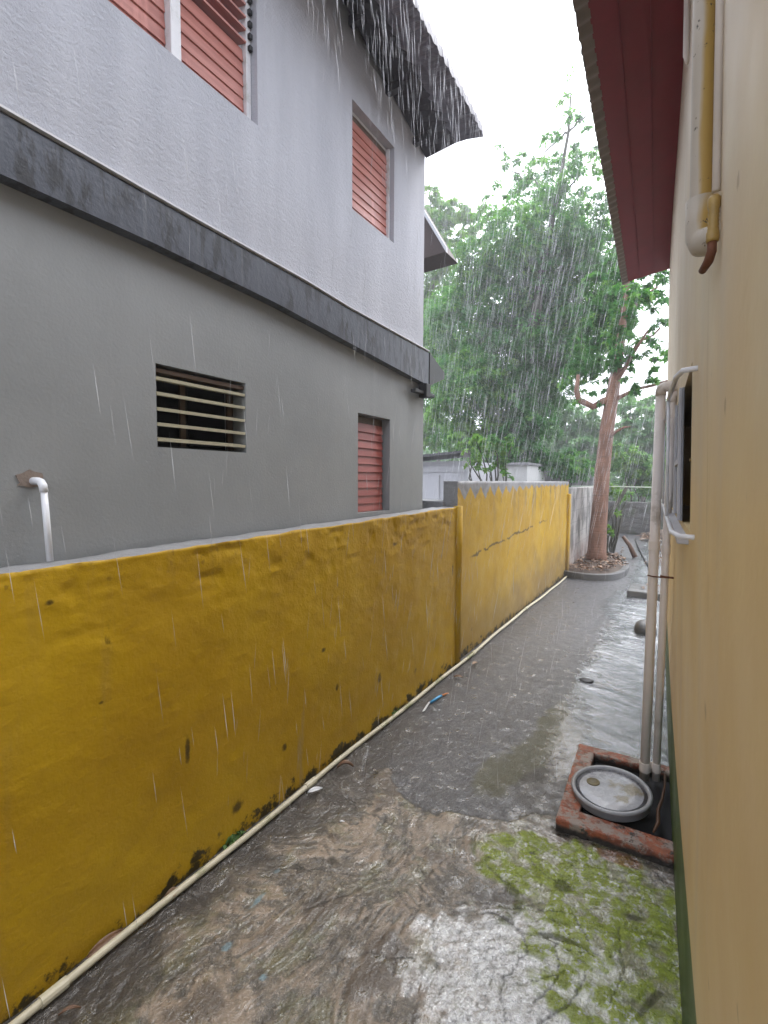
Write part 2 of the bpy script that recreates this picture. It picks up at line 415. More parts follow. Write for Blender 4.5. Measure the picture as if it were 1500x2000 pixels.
def m_brick():
    n = NT('worn_red_painted_brick')
    c = n.mix(n.rng(n.noise(16, 6, .7), .3, .7), (.16, .045, .022), (.42, .115, .045))
    c = n.mix(n.rng(n.noise(13, 6, .75, vec=n.scale((1, 1, 1), (3, 1, 0))), .46, .56), c, (.30, .245, .21))
    c = n.mix(n.rng(n.noise(21, 5, .75, vec=n.scale((1, 1, 1), (7, 5, 0))), .56, .63), c, (.045, .035, .028))
    z = n.xyz()[2]
    c = n.mix(n.rng(n.math('ADD', z, n.math('MULTIPLY', n.noise(25, 4), .03)), .056, .036), c, (.018, .014, .011))  # wet, shadowed sides of the rim painted black below the top edge
    return n.done(c, n.rng(n.noise(9, 3), .3, .7, .2, .5), n.bump(n.noise(55, 5, .7), .8, .012), .6)
def m_conduit():
    n = NT('conduit_with_wall_paint')
    c = n.mix(n.noise(14, 4), (.40, .345, .27), (.50, .445, .37))
    g = n.nd('ShaderNodeNewGeometry').outputs['Normal']
    dt = n.nd('ShaderNodeVectorMath', operation='DOT_PRODUCT'); n.put(dt.inputs[0], g); dt.inputs[1].default_value = (.66, -.75, -.1)
    run = n.noise(12, 4, .6, vec=n.scale((1, 1, .25)))
    f = n.rng(n.math('ADD', dt.outputs['Value'], n.math('MULTIPLY', n.math('SUBTRACT', run, .5), 1.2)), .45, .8)
    c = n.mix(f, c, (.40, .26, .07))
    c = n.mix(n.rng(n.noise(60, 4, .7), .63, .70), c, (.06, .05, .04))
    return n.done(c, .5, n.bump(n.noise(40, 4), .3, .003), .4)
def m_lidface():
    n = NT('muddy_lid_face')
    tc = n.nd('ShaderNodeTexCoord').outputs['Object']
    c = n.mix(n.noise(20, 5, .6, vec=tc), (.30, .305, .33), (.42, .425, .45))
    x, y, z = n.xyz(tc)
    w = n.noise(26, 5, .7, vec=tc)
    def blob(cx, cy, r0, r1):
        dx = n.math('SUBTRACT', x, cx); dy = n.math('SUBTRACT', y, cy)
        d = n.math('SQRT', n.math('ADD', n.math('MULTIPLY', dx, dx), n.math('MULTIPLY', dy, dy)))
        return n.rng(n.math('ADD', d, n.math('MULTIPLY', n.math('SUBTRACT', w, .5), -.12)), r1, r0)
    f = n.math('MAXIMUM', blob(.075, .03, .030, .060), n.math('MAXIMUM', blob(.055, -.05, .012, .035), n.math('MULTIPLY', blob(0, .03, .008, .03), .8)))
    c = n.mix(n.math('MULTIPLY', f, .85), c, n.mix(n.noise(60, 4, .7, vec=tc), (.10, .075, .022), (.26, .21, .10)))
    return n.done(c, n.rng(w, .35, .65, .12, .4), n.bump(n.noise(70, 3, vec=tc), .25, .003), .6)
M = dict(
    conduit=m_conduit(), lid_face=m_lidface(),
    upper=m_upper(), lower=m_lower(), band=m_band(), yellow=m_yellow(), yellow_far=m_yellow(True),
    cement=m_cement(), pale_cement=m_cement('pale_cement', (.34, .34, .35)), dark_cement=m_cement('dark_wet_concrete', (.12, .12, .12)),
    block=m_blockwall(), stone=m_stone(), ochre=m_ochre(), ground=m_ground(), water=m_water(),
    slat=m_wood('red_brown_louvre', (.25, .055, .045), (.36, .10, .085)),
    slat_up=m_wood('faded_red_louvre', (.36, .13, .105), (.50, .21, .175)),
    cream=simple('cream_vent_slat', (.52, .49, .36), .45, .25, 40),
    frame_brown=simple('brown_window_frame', (.075, .045, .028), .5),
    white=simple('white_painted_metal', (.70, .70, .72), .4, .12, 30, .08, dirt=(.5, .5, .48)),
    pvc=simple('white_pvc', (.76, .78, .82), .3, .06, 20, .03),
    pvc_old=simple('aged_cream_pvc', (.78, .71, .65), .42, .15, 9, .06, dirt=(.46, .40, .33)),
    pvc_ground=simple('mossy_cream_pipe', (.50, .46, .34), .45, .28, 13, .12, dirt=(.20, .21, .09)),
    soffit=simple('dark_purple_soffit', (.035, .032, .042), .5, .3, 12, .2),
    roof_edge=simple('grey_roof_edge', (.13, .125, .15), .5, .3, 14, .25),
    maroon=simple('maroon_soffit_board', (.20, .015, .026), .55, .25, 7, .12),
    sheet=simple('weathered_roof_sheet', (.20, .165, .14), .5, .3, 18, .2),
    brown_soffit=simple('brown_soffit', (.045, .026, .024), .6, .3),
    dark=simple('black_metal', (.02, .02, .022), .5),
    shade_black=simple('painted_shade_black', (.02, .02, .022), .9),  # near-black colour puts the shade of unlit depths into the surface
    patch=simple('chipped_plaster_patch', (.24, .19, .16), .8, .45, 45, .5),
    brick=m_brick(),
    lid=simple('grey_plastic_lid', (.33, .335, .36), .32, .14, 12, .08, dirt=(.25, .25, .25)),
    lid_dirt=simple('mud_on_lid', (.15, .12, .05), .5, .4, 40, .4),
    brass=simple('ochre_painted_fitting', (.38, .25, .07), .5, .4, 60, .2, dirt=(.10, .06, .03)),
    ochre_paint=simple('dripped_ochre_paint', (.50, .32, .08), .55, .2, 20, .1),
    rust=simple('rust', (.16, .06, .03), .8, .45, 60, .4),
    twig=simple('wet_brown_twig', (.10, .045, .02), .5, .4, 50, .4),
    hose=simple('black_hose', (.025, .022, .022), .4),
    wall_white=simple('grimy_white_wall', (.50, .50, .53), .7, .15, 3, .1, dirt=(.40, .40, .42)),
    wall_white2=simple('white_wall', (.55, .55, .54), .7, .12, 3, .1),
    roof_dark=simple('dark_roof_sheet', (.05, .05, .055), .5),
    glass=simple('grey_louvre_glass', (.33, .34, .37), .18, .2, 6, .04),
    leaf_dark=m_leaf('deep_green_leaf', (.020, .095, .028), (.062, .235, .065), (.22, .44, .075)),
    leaf_mid=m_leaf('bright_green_leaf', (.030, .12, .030), (.075, .23, .05), (.22, .38, .06)),
    leaf_hazed=m_leaf('haze_paled_leaf', (.07, .17, .09), (.12, .27, .13), (.24, .40, .18)),  # distant foliage lightened in its own colour to add to the haze
    bark_red=m_bark('red_brown_bark', (.135, .064, .038), (.245, .125, .080)),
    bark_dark=m_bark('dark_bark', (.030, .030, .018), (.06, .055, .035)),
    bark_grey=m_bark('grey_bark', (.10, .09, .08), (.17, .15, .13)),
    dead=simple('fallen_brown_leaf', (.16, .085, .045), .45, .4, 60, .3),
    dead_pale=simple('fallen_pale_leaf', (.32, .21, .14), .45, .35, 60, .3),
    blue=simple('blue_plastic', (.05, .27, .50), .3, .2, 40, .05),
    orange=simple('orange_plastic', (.50, .18, .05), .4, .2, 40, .05),
    scrap=simple('white_plastic_scrap', (.65, .66, .68), .35, .15, 40, .1),
    moss=simple('moss_tuft', (.06, .13, .02), .6, .4, 60),
    soil=simple('damp_soil', (.07, .045, .03), .7, .4, 20, .5),
    wire=simple('pale_line', (.55, .62, .50), .5),
    rain=m_rain(),
)

def wall_cells(mb, ys, zs, openings, mapf, t, back=True):
    """slab with rectangular openings; mapf(y, z, d) -> point, d = depth behind the face"""
    Y = sorted(set(ys+[o[0] for o in openings]+[o[1] for o in openings]))
    Z = sorted(set(zs+[o[2] for o in openings]+[o[3] for o in openings]))
    def hole(i, j):
        if not (0 <= i < len(Y)-1 and 0 <= j < len(Z)-1): return True
        cy = (Y[i]+Y[i+1])/2; cz = (Z[j]+Z[j+1])/2
        return any(o[0] < cy < o[1] and o[2] < cz < o[3] for o in openings)
    vid = {}
    def V(i, j, d):
        k = (i, j, d)
        if k not in vid:
            vid[k] = len(mb.v); mb.v.append(tuple(mapf(Y[i], Z[j], t if d else 0)))
        return vid[k]
    for i in range(len(Y)-1):
        for j in range(len(Z)-1):
            if hole(i, j): continue
            mb.f.append((V(i,j,0), V(i+1,j,0), V(i+1,j+1,0), V(i,j+1,0)))
            mb.f.append((V(i,j,1), V(i,j+1,1), V(i+1,j+1,1), V(i+1,j,1)))
            if hole(i-1, j): mb.f.append((V(i,j,0), V(i,j+1,0), V(i,j+1,1), V(i,j,1)))
            if hole(i+1, j): mb.f.append((V(i+1,j,0), V(i+1,j,1), V(i+1,j+1,1), V(i+1,j+1,0)))
            if hole(i, j-1): mb.f.append((V(i,j,0), V(i,j,1), V(i+1,j,1), V(i+1,j,0)))
            if hole(i, j+1): mb.f.append((V(i,j+1,0), V(i+1,j+1,0), V(i+1,j+1,1), V(i,j+1,1)))
    return mb

# ------------------------------------------------------------------ ground
def make_ground():
    b = MB(); s = 60
    b.add([(-s, -s, -.035), (s, -s, -.035), (s, s, -.035), (-s, s, -.035)], [(0, 1, 2, 3)])
    tag(b.build('ground', M['dark_cement']), kind='structure')
    xs = np.concatenate([np.arange(-1.60, .10, .0058), np.linspace(.11, 3.0, 40)])
    ys = [-1.0]
    while ys[-1] < .3: ys.append(ys[-1]+.05)
    while ys[-1] < 2.3: ys.append(ys[-1]+.0058)
    while ys[-1] < 16: ys.append(ys[-1]+.0058*max(1, (ys[-1]/2.3)**1.5))
    ys = np.array(ys)
    X, Y = np.meshgrid(xs, ys, indexing='ij')
    bx = np.interp(X, [-1.6, -1.45, -1.36, -1.29, -1.25, -1.15, -1.036, -.877, -.6, -.42, .2], [2.3, 2.2, 2.0, 2.02, 2.10, 1.98, 1.93, 1.925, 2.08, 2.17, 2.2])
    bx = bx+(fbm(X*9, Y*9, 4, 5)-.5)*.10+(fbm(X*34, Y*34, 4, 15)-.5)*.045
    fore = sstep(.012, -.012, Y-bx)
    G = lambda cx, cy, sx, sy: np.exp(-((X-cx)/sx)**2-((Y-cy)/sy)**2)
    n1 = fbm(X*11, Y*11, 5, 1); n2 = fbm(X*26, Y*26, 4, 2); n3 = fbm(X*4, Y*4, 4, 3)
    # trowel swirls: each patch of the old slab was combed about its own centre
    K = 26; cx = RNG.uniform(-1.6, .1, K); cy = RNG.uniform(.3, 2.2, K); ang = RNG.uniform(0, 6.28, K); rad = RNG.uniform(.15, .8, K)
    wx = X+(fbm(X*6, Y*6, 3, 8)-.5)*.22; wy = Y+(fbm(X*6, Y*6, 3, 9)-.5)*.22
    D = np.stack([(wx-cx[k])**2+(wy-cy[k])**2 for k in range(K)]); idx = D.argmin(0); del D
    ox = cx+np.cos(ang)*rad; oy = cy+np.sin(ang)*rad
    r = np.hypot(X-ox[idx], Y-oy[idx]); th = np.arctan2(Y-oy[idx], X-ox[idx])
    comb = vnoise(r*95+idx*7.7, th*4+idx*3.1)*.65+vnoise(r*210+idx*3.3, th*7)*.35
    deep = sstep(.78, .95, vnoise(r*22+idx*5.5, th*2.2+idx))
    arcs = np.zeros_like(X)
    def arc(pts, w):
        nonlocal arcs
        px, py = X+(fbm(X*14, Y*14, 3, 4)-.5)*.035, Y+(fbm(X*14, Y*14, 3, 6)-.5)*.035
        for (ax, ay), (bx_, by) in zip(pts[:-1], pts[1:]):
            dx, dy = bx_-ax, by-ay; t = np.clip(((px-ax)*dx+(py-ay)*dy)/(dx*dx+dy*dy), 0, 1)
            d = np.hypot(px-ax-t*dx, py-ay-t*dy); arcs = np.maximum(arcs, np.exp(-(d/(w*.5))**2))
    arc([(-1.0, 1.80), (-.93, 1.66), (-.92, 1.52), (-.98, 1.37), (-1.07, 1.22)], .011)
    arc([(-.74, 1.70), (-.78, 1.55), (-.73, 1.43), (-.74, 1.30), (-.70, 1.2)], .008)
    arc([(-.60, 1.75), (-.50, 1.70), (-.38, 1.66), (-.26, 1.70), (-.2, 1.62)], .009)
    arc([(-.62, 1.50), (-.52, 1.56), (-.42, 1.55), (-.36, 1.47), (-.40, 1.36), (-.37, 1.25)], .010)
    arc([(-.30, 1.55), (-.27, 1.44), (-.32, 1.33)], .009); arc([(-.20, 1.50), (-.22, 1.38), (-.30, 1.26)], .011)
    arc([(-.12, 1.72), (-.10, 1.58), (-.12, 1.45)], .010); arc([(-.88, 1.12), (-.78, 1.22), (-.66, 1.27)], .008)
    arc([(-1.2, 1.5), (-1.1, 1.42), (-1.0, 1.42)], .007); arc([(-.5, 1.9), (-.42, 1.83), (-.33, 1.8)], .006)
    h_f = (comb-.5)*.0055+(n1-.5)*.010+(n2-.5)*.0035-deep*.003-arcs*.0025*(.3+1.4*n1)
    h_b = (n1-.5)*.006+(n2-.5)*.0028+(n3-.5)*.008
    Z = h_f*fore+h_b*(1-fore)+fore*.006
    # short scratches left by the trowel
    scr = np.zeros_like(X); srng = np.random.default_rng(5)
    for k in range(230):
        ax, ay = srng.uniform(-1.45, .02), srng.uniform(.55, 2.1)
        i = int(((ax-cx)**2+(ay-cy)**2).argmin()); tx, ty = -(ay-oy[i]), ax-ox[i]; tl = math.hypot(tx, ty)+1e-6
        an = math.atan2(ty, tx)+srng.normal(0, .35); Ls = srng.uniform(.03, .16)
        m = (np.abs(xs-ax) < Ls+.03); my = (np.abs(ys-ay) < Ls+.03)
        sx = X[np.ix_(m, my)]+(n1[np.ix_(m, my)]-.5)*.05; sy = Y[np.ix_(m, my)]+(n2[np.ix_(m, my)]-.5)*.03
        u = (sx-ax)*math.cos(an)+(sy-ay)*math.sin(an); q = -(sx-ax)*math.sin(an)+(sy-ay)*math.cos(an)
        g = np.exp(-(q/srng.uniform(.0014, .0034))**2)*sstep(Ls, Ls*.6, np.abs(u))*srng.uniform(.4, 1)
        scr[np.ix_(m, my)] = np.maximum(scr[np.ix_(m, my)], g)
    scr *= fore; Z = Z-scr*.0035
    arcs = arcs*sstep(.35, .6, n1+.15)*fore
    lvl = -.0015+.012*(fore-.5)*0+np.where(fore > .5, .0015, 0)
    reg = np.clip(G(-.42, 1.42, .34, .32)+.8*G(-.15, 1.3, .2, .4)+.7*G(-.5, 2.4, .22, .3)+.35*G(-1.38, 1.3, .12, .9)+.3*G(-.9, 1.1, .3, .25), 0, 1)
    wl = lvl-.0007-.006*(1-reg)
    pool = sstep(0, .0016, wl-Z)*sstep(.15, .3, reg); Z = np.where(Z < wl, wl*1.0, Z)
    mossz = 1.15*G(-.30, 1.90, .28, .16)+.95*G(-.15, 1.68, .17, .30)+.55*G(-.50, 1.78, .14, .14)+.75*G(-.06, 1.40, .14, .5)+.4*G(-.35, 1.55, .3, .3)+.25*G(-.7, 1.3, .12, .5)+.25*G(-1.2, 1.2, .07, .25)
    mossf = .95*G(-.64, 2.95, .09, .45)+.9*G(-.76, 2.35, .10, .28)+.5*G(-.55, 2.5, .1, .15)+.35*G(-.6, 4.6, .12, .9)
    moss = np.clip(sstep(.38, .62, mossz*fore*(.05+1.25*n1+.45*n2)-.10*arcs-.12*(comb-.5)), 0, 1)*(.35+.65*sstep(.35, .55, n2))*.95
    Z = Z+moss*fore*(n2-.3)*.008
    moss = np.maximum(moss, sstep(.3, .6, mossf*(1-fore)*(.5+n1))*.62)
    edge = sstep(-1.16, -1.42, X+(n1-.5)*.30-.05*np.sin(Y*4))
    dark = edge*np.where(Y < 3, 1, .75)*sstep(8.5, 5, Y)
    dark = np.maximum(dark, (1-fore)*sstep(.42, .7, (G(-.50, 2.32, .16, .22)+.8*G(-.44, 2.62, .16, .2)+.5*G(-1.0, 2.12, .3, .12))*(.5+n1)))
    dark = np.maximum(dark, fore*.75*sstep(.52, .64, n3*.55+n1*.45)*sstep(-.45, -.75, X))
    dark = np.maximum(dark, fore*.8*sstep(.45, .7, (G(-.50, 1.62, .12, .10)+.6*G(-1.05, 1.25, .2, .2))*(.4+1.2*n2)))
    pale = fore*sstep(.34, .62, G(-.32, 1.36, .46, .36)*(.05+.85*n1+.75*n2))  # mask of the wet corner whose sky sheen is painted near-white
    tan = fore*sstep(.50, .62, n1*.65+comb*.25+n3*.2)*sstep(-.42, -.62, X+(Y-1.5)*.25)*(1-edge)*.9
    red = sstep(.4, .65, G(-.16, 2.06, .10, .05)*(.5+n2))*.75
    blue = sstep(.45, .62, (G(-1.235, 1.16, .012, .07)+G(-1.19, .99, .018, .03)+G(-1.02, .98, .012, .012)+G(-1.27, 1.3, .01, .03))*(.2+1.2*n2))*.55
    groove = np.maximum(fore*sstep(.55, .8, np.maximum(np.maximum(deep*.85, arcs*(.55+.9*n2)), scr*1.1)), fore*sstep(.5, .28, comb)*sstep(.5, .62, n2)*.5)
    groove = np.maximum(groove, np.exp(-((Y-bx)/.010)**2)*.6*sstep(-1.35, -1.2, X)*sstep(-.4, -.55, X))
    flow = np.clip(pale+.45*G(-.3, 1.9, .35, .25)+.8*sstep(-.72, -.45, X)*(1-fore)*sstep(2.2, 3, Y), 0, 1)
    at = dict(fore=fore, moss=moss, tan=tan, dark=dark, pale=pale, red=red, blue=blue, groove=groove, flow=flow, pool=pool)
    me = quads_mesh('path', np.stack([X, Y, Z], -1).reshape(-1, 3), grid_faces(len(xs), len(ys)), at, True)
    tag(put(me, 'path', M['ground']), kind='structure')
    # sheet of running rainwater on the low side of the path
    xs2 = np.linspace(-1.0, 1.6, 230); ys2 = np.concatenate([np.linspace(2.75, 7, 420), np.linspace(7.02, 14.5, 360)])
    X, Y = np.meshgrid(xs2, ys2, indexing='ij')
    left = np.interp(Y, [2.7, 2.85, 3.19, 4.14, 4.92, 6.16, 6.6, 7.1, 8, 9, 11, 15], [-.40, -.50, -.57, -.66, -.63, -.74, -.80, -.70, -.70, -.66, -.75, -.9])
    left = left+(fbm(X*5, Y*3, 4, 12)-.5)*.30
    dx = X-left
    Z = -.010+.0165*sstep(-.04, .03, dx)*sstep(2.76, 2.92, Y+(fbm(X*9, Y*9, 3, 14)-.5)*.12)
    yy = Y+X*.35
    Z = Z+(fbm(X*3.2, yy*11, 3, 31)-.5)*.030+(fbm(X*9, yy*30, 2, 33)-.5)*.005
    me = quads_mesh('water', np.stack([X, Y, Z], -1).reshape(-1, 3), grid_faces(len(xs2), len(ys2)), {'film': sstep(-.02, .16, dx+(fbm(X*22, yy*40, 3, 35)-.5)*.16)*sstep(2.74, 2.95, Y+(fbm(X*9, Y*9, 3, 14)-.5)*.12)}, True)
    tag(put(me, 'water', M['water']), kind='structure')
make_ground()

# ------------------------------------------------------------------ yellow boundary wall
def profile_wall(name, y0, y1, H, xf, th, mat, parent, dy, dz, lump, ztop=None):
    ys = np.arange(y0, y1+dy*.5, dy); nz = int(H/dz)+1
    u = [(0, k/(nz-1)) for k in range(nz)]+[(.03, 1), (.35, 1), (.7, 1), (1, 1), (1, .5), (1, 0)]
    u = np.array(u); D, Hh = u[:, 0], u[:, 1]
    Yg = np.repeat(ys[:, None], len(u), 1); Dg = np.repeat(D[None], len(ys), 0); Hg = np.repeat(Hh[None], len(ys), 0)
    hz = np.vectorize(ztop)(ys)[:, None] if ztop else H
    top = (Hg > .999)
    Zg = Hg*hz+np.where(top, (fbm(Yg*7, Dg*2, 4, 21)-.5)*.018*lump, 0)
    front = (Dg < .001)
    bumpx = (fbm(Yg*2.2, Zg*2.2, 3, 22)-.5)*.018+(fbm(Yg*9, Zg*11, 4, 23)-.5)*.006
    near = sstep(.72, .97, Zg/hz)
    ridge = np.maximum(0, fbm(Yg*6+Zg*3, Zg*34, 4, 24)-.56)*.016*near
    chips = -sstep(.60, .66, fbm(Yg*13, Zg*20, 3, 25))*.006*near
    blis = sstep(.62, .72, fbm(Yg*24, Zg*40, 3, 26))*.0022*sstep(.25, .6, Zg/hz)
    Xg = xf-Dg*th+np.where(Dg < .5, lump*(bumpx+ridge+chips+blis), 0)
    V = np.stack([Xg, Yg, Zg], -1).reshape(-1, 3)
    F = grid_faces(len(ys), len(u))[:, ::-1]
    cap = np.where((Hg > .999) & (Dg > .01) | (Dg > .9), 1.0, 0.0)
    # closed ends: a strip from the front line to the back line, at either end
    nu = len(u); extra = []; fx = []; n0 = len(V)
    for (i, flip) in ((0, False), (len(ys)-1, True)):
        k0 = n0+len(extra)
        for k in range(nz):
            extra += [(Xg[i, k], ys[i], Zg[i, k]), (xf-th, ys[i], Zg[i, k])]
        for k in range(nz-1):
            q = [k0+2*k, k0+2*k+1, k0+2*k+3, k0+2*k+2]; fx.append(q if flip else q[::-1])
    V = np.concatenate([V, np.array(extra)]); F = np.concatenate([F, np.array(fx)])
    cap = np.concatenate([cap.ravel(), np.ones(len(extra))])
    me = quads_mesh(name, V, F, {'cap': cap}, True)
    return put(me, name, mat, parent)
yw = thing('boundary_wall', (-1.60, 1.2, 0), 'low yellow painted wall with chipped grey top in front of the dark grey house', 'wall')
profile_wall('wall_body', -1.5, 3.62, 1.26, -1.53, .125, M['yellow'], yw, .012, .013, 1.0, lambda y: float(np.interp(y, [0, .55, 1.3, 3.58], [1.236, 1.243, 1.256, 1.290])))
b = MB(); b.tube([(-1.536, 3.64, 0), (-1.533, 3.645, .5), (-1.532, 3.64, .9), (-1.533, 3.63, 1.296)], .036, 14)
b.build('painted_post', M['yellow'], yw, smooth=True)
yf = thing('boundary_wall', (-1.60, 5.9, 0), 'taller worn yellow wall with pointed paint drips under its bare grey top', 'wall')
profile_wall('wall_body', 3.655, 8.10, 1.495, -1.545, .13, M['yellow_far'], yf, .022, .022, .8)
b = MB(); b.box((-1.56, 8.0, 0), (-1.505, 8.12, 1.30)); b.build('end_post', M['yellow_far'], yf, bevel=.012)
bw = tag(MB().box((-1.72, 8.12, 0), (-1.575, 11.2, 1.39)).build('block_wall', M['block'], None, (-1.65, 9.6, 0), bevel=.012),
         'unpainted pale block wall with dark stains behind the red-barked tree', 'wall')
b = MB(); b.box((-2.05, 3.62, 0), (-1.66, 3.86, 1.335)); 
tag(b.build('concrete_stub', M['cement'], None, (-1.85, 3.74, 0), bevel=.01), 'short grey concrete stub behind the joint of the yellow walls', 'stub')

# long pipe lying at the foot of the yellow wall
gp = thing('ground_pipe', (-1.49, 2.5, 0), 'long thin cream pipe lying along the foot of the yellow wall', 'pipe')
pts = [(-1.492+.006*math.sin(y*2.1)+.004*math.sin(y*5.3), y, .022+.004*math.sin(y*1.3+1)) for y in np.arange(-1.4, 8.05, .12)]
MB().tube(pts, .0125, 10).build('pipe_run', M['pvc_ground'], gp, smooth=True)
for y in (.62, 1.76, 3.9, 5.6):
    x = -1.492+.006*math.sin(y*2.1)+.004*math.sin(y*5.3); z = .022+.004*math.sin(y*1.3+1)
    MB().tube([(x, y-.035, z), (x, y+.035, z)], .0165, 12).build('coupling', M['pvc_ground'], gp, smooth=False)

# ------------------------------------------------------------------ grey house on the left
hs = thing('house', (-3.7, 1.3, 0), 'two storey house, pale grey above and dark grey below, behind the low yellow wall', 'house')
VENT = (1.115, 1.550, 1.620, 1.928); LOW = (2.430, 2.805, 1.298, 1.904)
W1 = (.60, 1.630, 3.065, 3.66); W2 = (2.352, 2.820, 3.042, 3.636)
mb = MB(); wall_cells(mb, [-1.3, 3.29], [0, 2.37], [VENT, LOW], lambda y, z, d: (-1.68-d, y, z), .14)  # house cut short behind the camera to let in more sky light
mb.build('lower_wall', M['lower'], hs)
mb = MB(); wall_cells(mb, [-1.3, 3.25], [2.47, 3.95], [W1, W2], lambda y, z, d: (-1.668-d, y, z), .14)
mb.build('upper_wall', M['upper'], hs)
mb = MB(); mb.box((-6.0, 3.15, 0), (-1.821, 3.288, 2.37)); mb.box((-6.0, -1.3, 0), (-1.821, -1.16, 2.37)); mb.box((-6.0, -1.16, 0), (-5.86, 3.15, 2.37))
mb.build('rear_wall', M['lower'], hs)
mb = MB(); mb.box((-6.0, 3.11, 2.37), (-1.809, 3.248, 4.2)); mb.box((-6.0, -1.3, 2.37), (-1.809, -1.16, 4.2)); mb.box((-6.0, -1.16, 2.37), (-5.86, 3.11, 4.2)); mb.box((-5.86, -1.16, 2.372), (-1.822, 3.11, 2.45))
mb.build('upper_rear_wall', M['upper'], hs)
# string band
ty = [-1.3, .638, 1.193, 1.913, 2.26, 3.166, 3.27]; tz = [2.535, 2.509, 2.493, 2.480, 2.462, 2.445, 2.443]
by = [-1.3, .631, 1.086, 1.697, 3.016, 3.27]; bz = [2.345, 2.334, 2.334, 2.312, 2.216, 2.20]
mb = MB(); Y = np.linspace(-1.3, 3.27, 60); v = []; f = []
for y in Y:
    t = float(np.interp(y, ty, tz)); o = float(np.interp(y, by, bz))
    v += [(-1.63, y, o), (-1.63, y, t-.012), (-1.640, y, t), (-1.69, y, t), (-1.69, y, o)]
for i in range(len(Y)-1):
    for k in range(5): f.append((i*5+k, i*5+(k+1) % 5, (i+1)*5+(k+1) % 5, (i+1)*5+k))
f.append((4, 3, 2, 1, 0)); n0 = (len(Y)-1)*5; f.append(tuple(n0+k for k in range(5)))
mb.add(v, f); mb.build('string_band', M['band'], hs)
mb = MB(); v = []; f = []
for y in Y:
    t = float(np.interp(y, ty, tz))
    v += [(-1.622, y, t+.0005), (-1.622, y, t+.007), (-1.690, y, t+.011), (-1.690, y, t+.0005)]
for i in range(len(Y)-1):
    for k in range(4): f.append((i*4+k, i*4+(k+1) % 4, (i+1)*4+(k+1) % 4, (i+1)*4+k))
f.append((3, 2, 1, 0)); n0 = (len(Y)-1)*4; f.append(tuple(n0+k for k in range(4)))
mb.add(v, f); mb.build('lit_edge', M['white'], hs)  # white strip paints in the light caught along the upper wall's edge

def slats(mb, y0, y1, z0, z1, n, x, tilt, th=.006, over=.010, jit=0):
    p = (z1-z0)/n
    for i in range(n):
        zc = z0+p*(i+.5); t = tilt+random.uniform(-jit, jit)
        Mx = Matrix.Translation((x, 0, zc)) @ Matrix.Rotation(-t, 4, 'Y')
        mb.box((-th/2, y0, -(p+over)/2), (th/2, y1, (p+over)/2), Mx)
def frame_box(mb, y0, y1, z0, z1, x0, x1, w):
    mb.box((x0, y0, z0), (x1, y0+w, z1)); mb.box((x0, y1-w, z0), (x1, y1, z1))
    mb.box((x0, y0+w, z0), (x1, y1-w, z0+w)); mb.box((x0, y0+w, z1-w), (x1, y1-w, z1))
# vent with open slats
w = MB(); frame_box(w, VENT[0], VENT[1], VENT[2], VENT[3], -1.80, -1.765, .012)
w = w.build('window', M['dark'], hs); w['label'] = 'small dark vent window with five open cream slats'
mb = MB()
for z in (1.880, 1.824, 1.767, 1.710, 1.653):
    Mx = Matrix.Translation((-1.716, 0, z)) @ Matrix.Rotation(R(8), 4, 'Y')
    mb.box((-.034, VENT[0]+.003, -.006), (.034, VENT[1]-.003, .006), Mx)
mb.build('slats', M['cream'], w)
MB().box((-1.75, VENT[0]+.002, 1.899), (-1.69, VENT[1]-.002, 1.914)).build('top_bar', M['frame_brown'], w)
MB().box((-1.764, 1.268, 1.633), (-1.752, 1.292, 1.914)).build('clip_bar', M['frame_brown'], w)
MB().box((-1.764, 1.508, 1.633), (-1.752, 1.537, 1.914)).build('clip_bar', M['frame_brown'], w)
mb = MB(); x0, x1, y0, y1, z0, z1 = -2.15, -1.822, 1.06, 1.60, 1.55, 2.0
mb.add([(x0,y0,z0),(x1,y0,z0),(x1,y1,z0),(x0,y1,z0),(x0,y0,z1),(x1,y0,z1),(x1,y1,z1),(x0,y1,z1)], [(0,3,2,1),(4,5,6,7),(0,1,5,4),(2,3,7,6),(3,0,4,7)])
mb.build('shade_box', M['shade_black'], w)  # black box added behind the slats so the opening looks unlit
# low louvre window
w = MB(); frame_box(w, LOW[0], LOW[1], LOW[2], LOW[3], -1.79, -1.745, .014)
w = w.build('window', M['frame_brown'], hs); w['label'] = 'narrow dark red louvre window just above the yellow wall'
mb = MB(); slats(mb, LOW[0]+.006, LOW[1]-.018, LOW[2]+.004, LOW[3]-.05, 11, -1.733, R(11), .007, .004); mb.build('slats', M['slat'], w)
MB().box((-1.75, LOW[0]+.006, LOW[3]-.048), (-1.735, LOW[1]-.018, LOW[3]-.012)).build('head_board', M['frame_brown'], w)
# upper louvre window
w = MB(); frame_box(w, W2[0], W2[1], W2[2], W2[3], -1.775, -1.722, .014)
w = w.build('window', M['white'], hs); w['label'] = 'upper single louvre window with closed faded red slats'
mb = MB(); slats(mb, W2[0]+.004, W2[1]-.016, W2[2]+.008, W2[3]-.05, 11, -1.722, R(8), .007, .003, R(1.5)); mb.build('slats', M['slat_up'], w)
MB().box((-1.765, W2[0]+.016, W2[3]-.05), (-1.725, W2[1]-.016, W2[3]-.016)).build('head_board', M['frame_brown'], w)
MB().box((-1.722, W2[1]-.016, W2[2]+.002), (-1.700, W2[1]-.002, W2[3]-.002)).build('side_strip', M['white'], w)
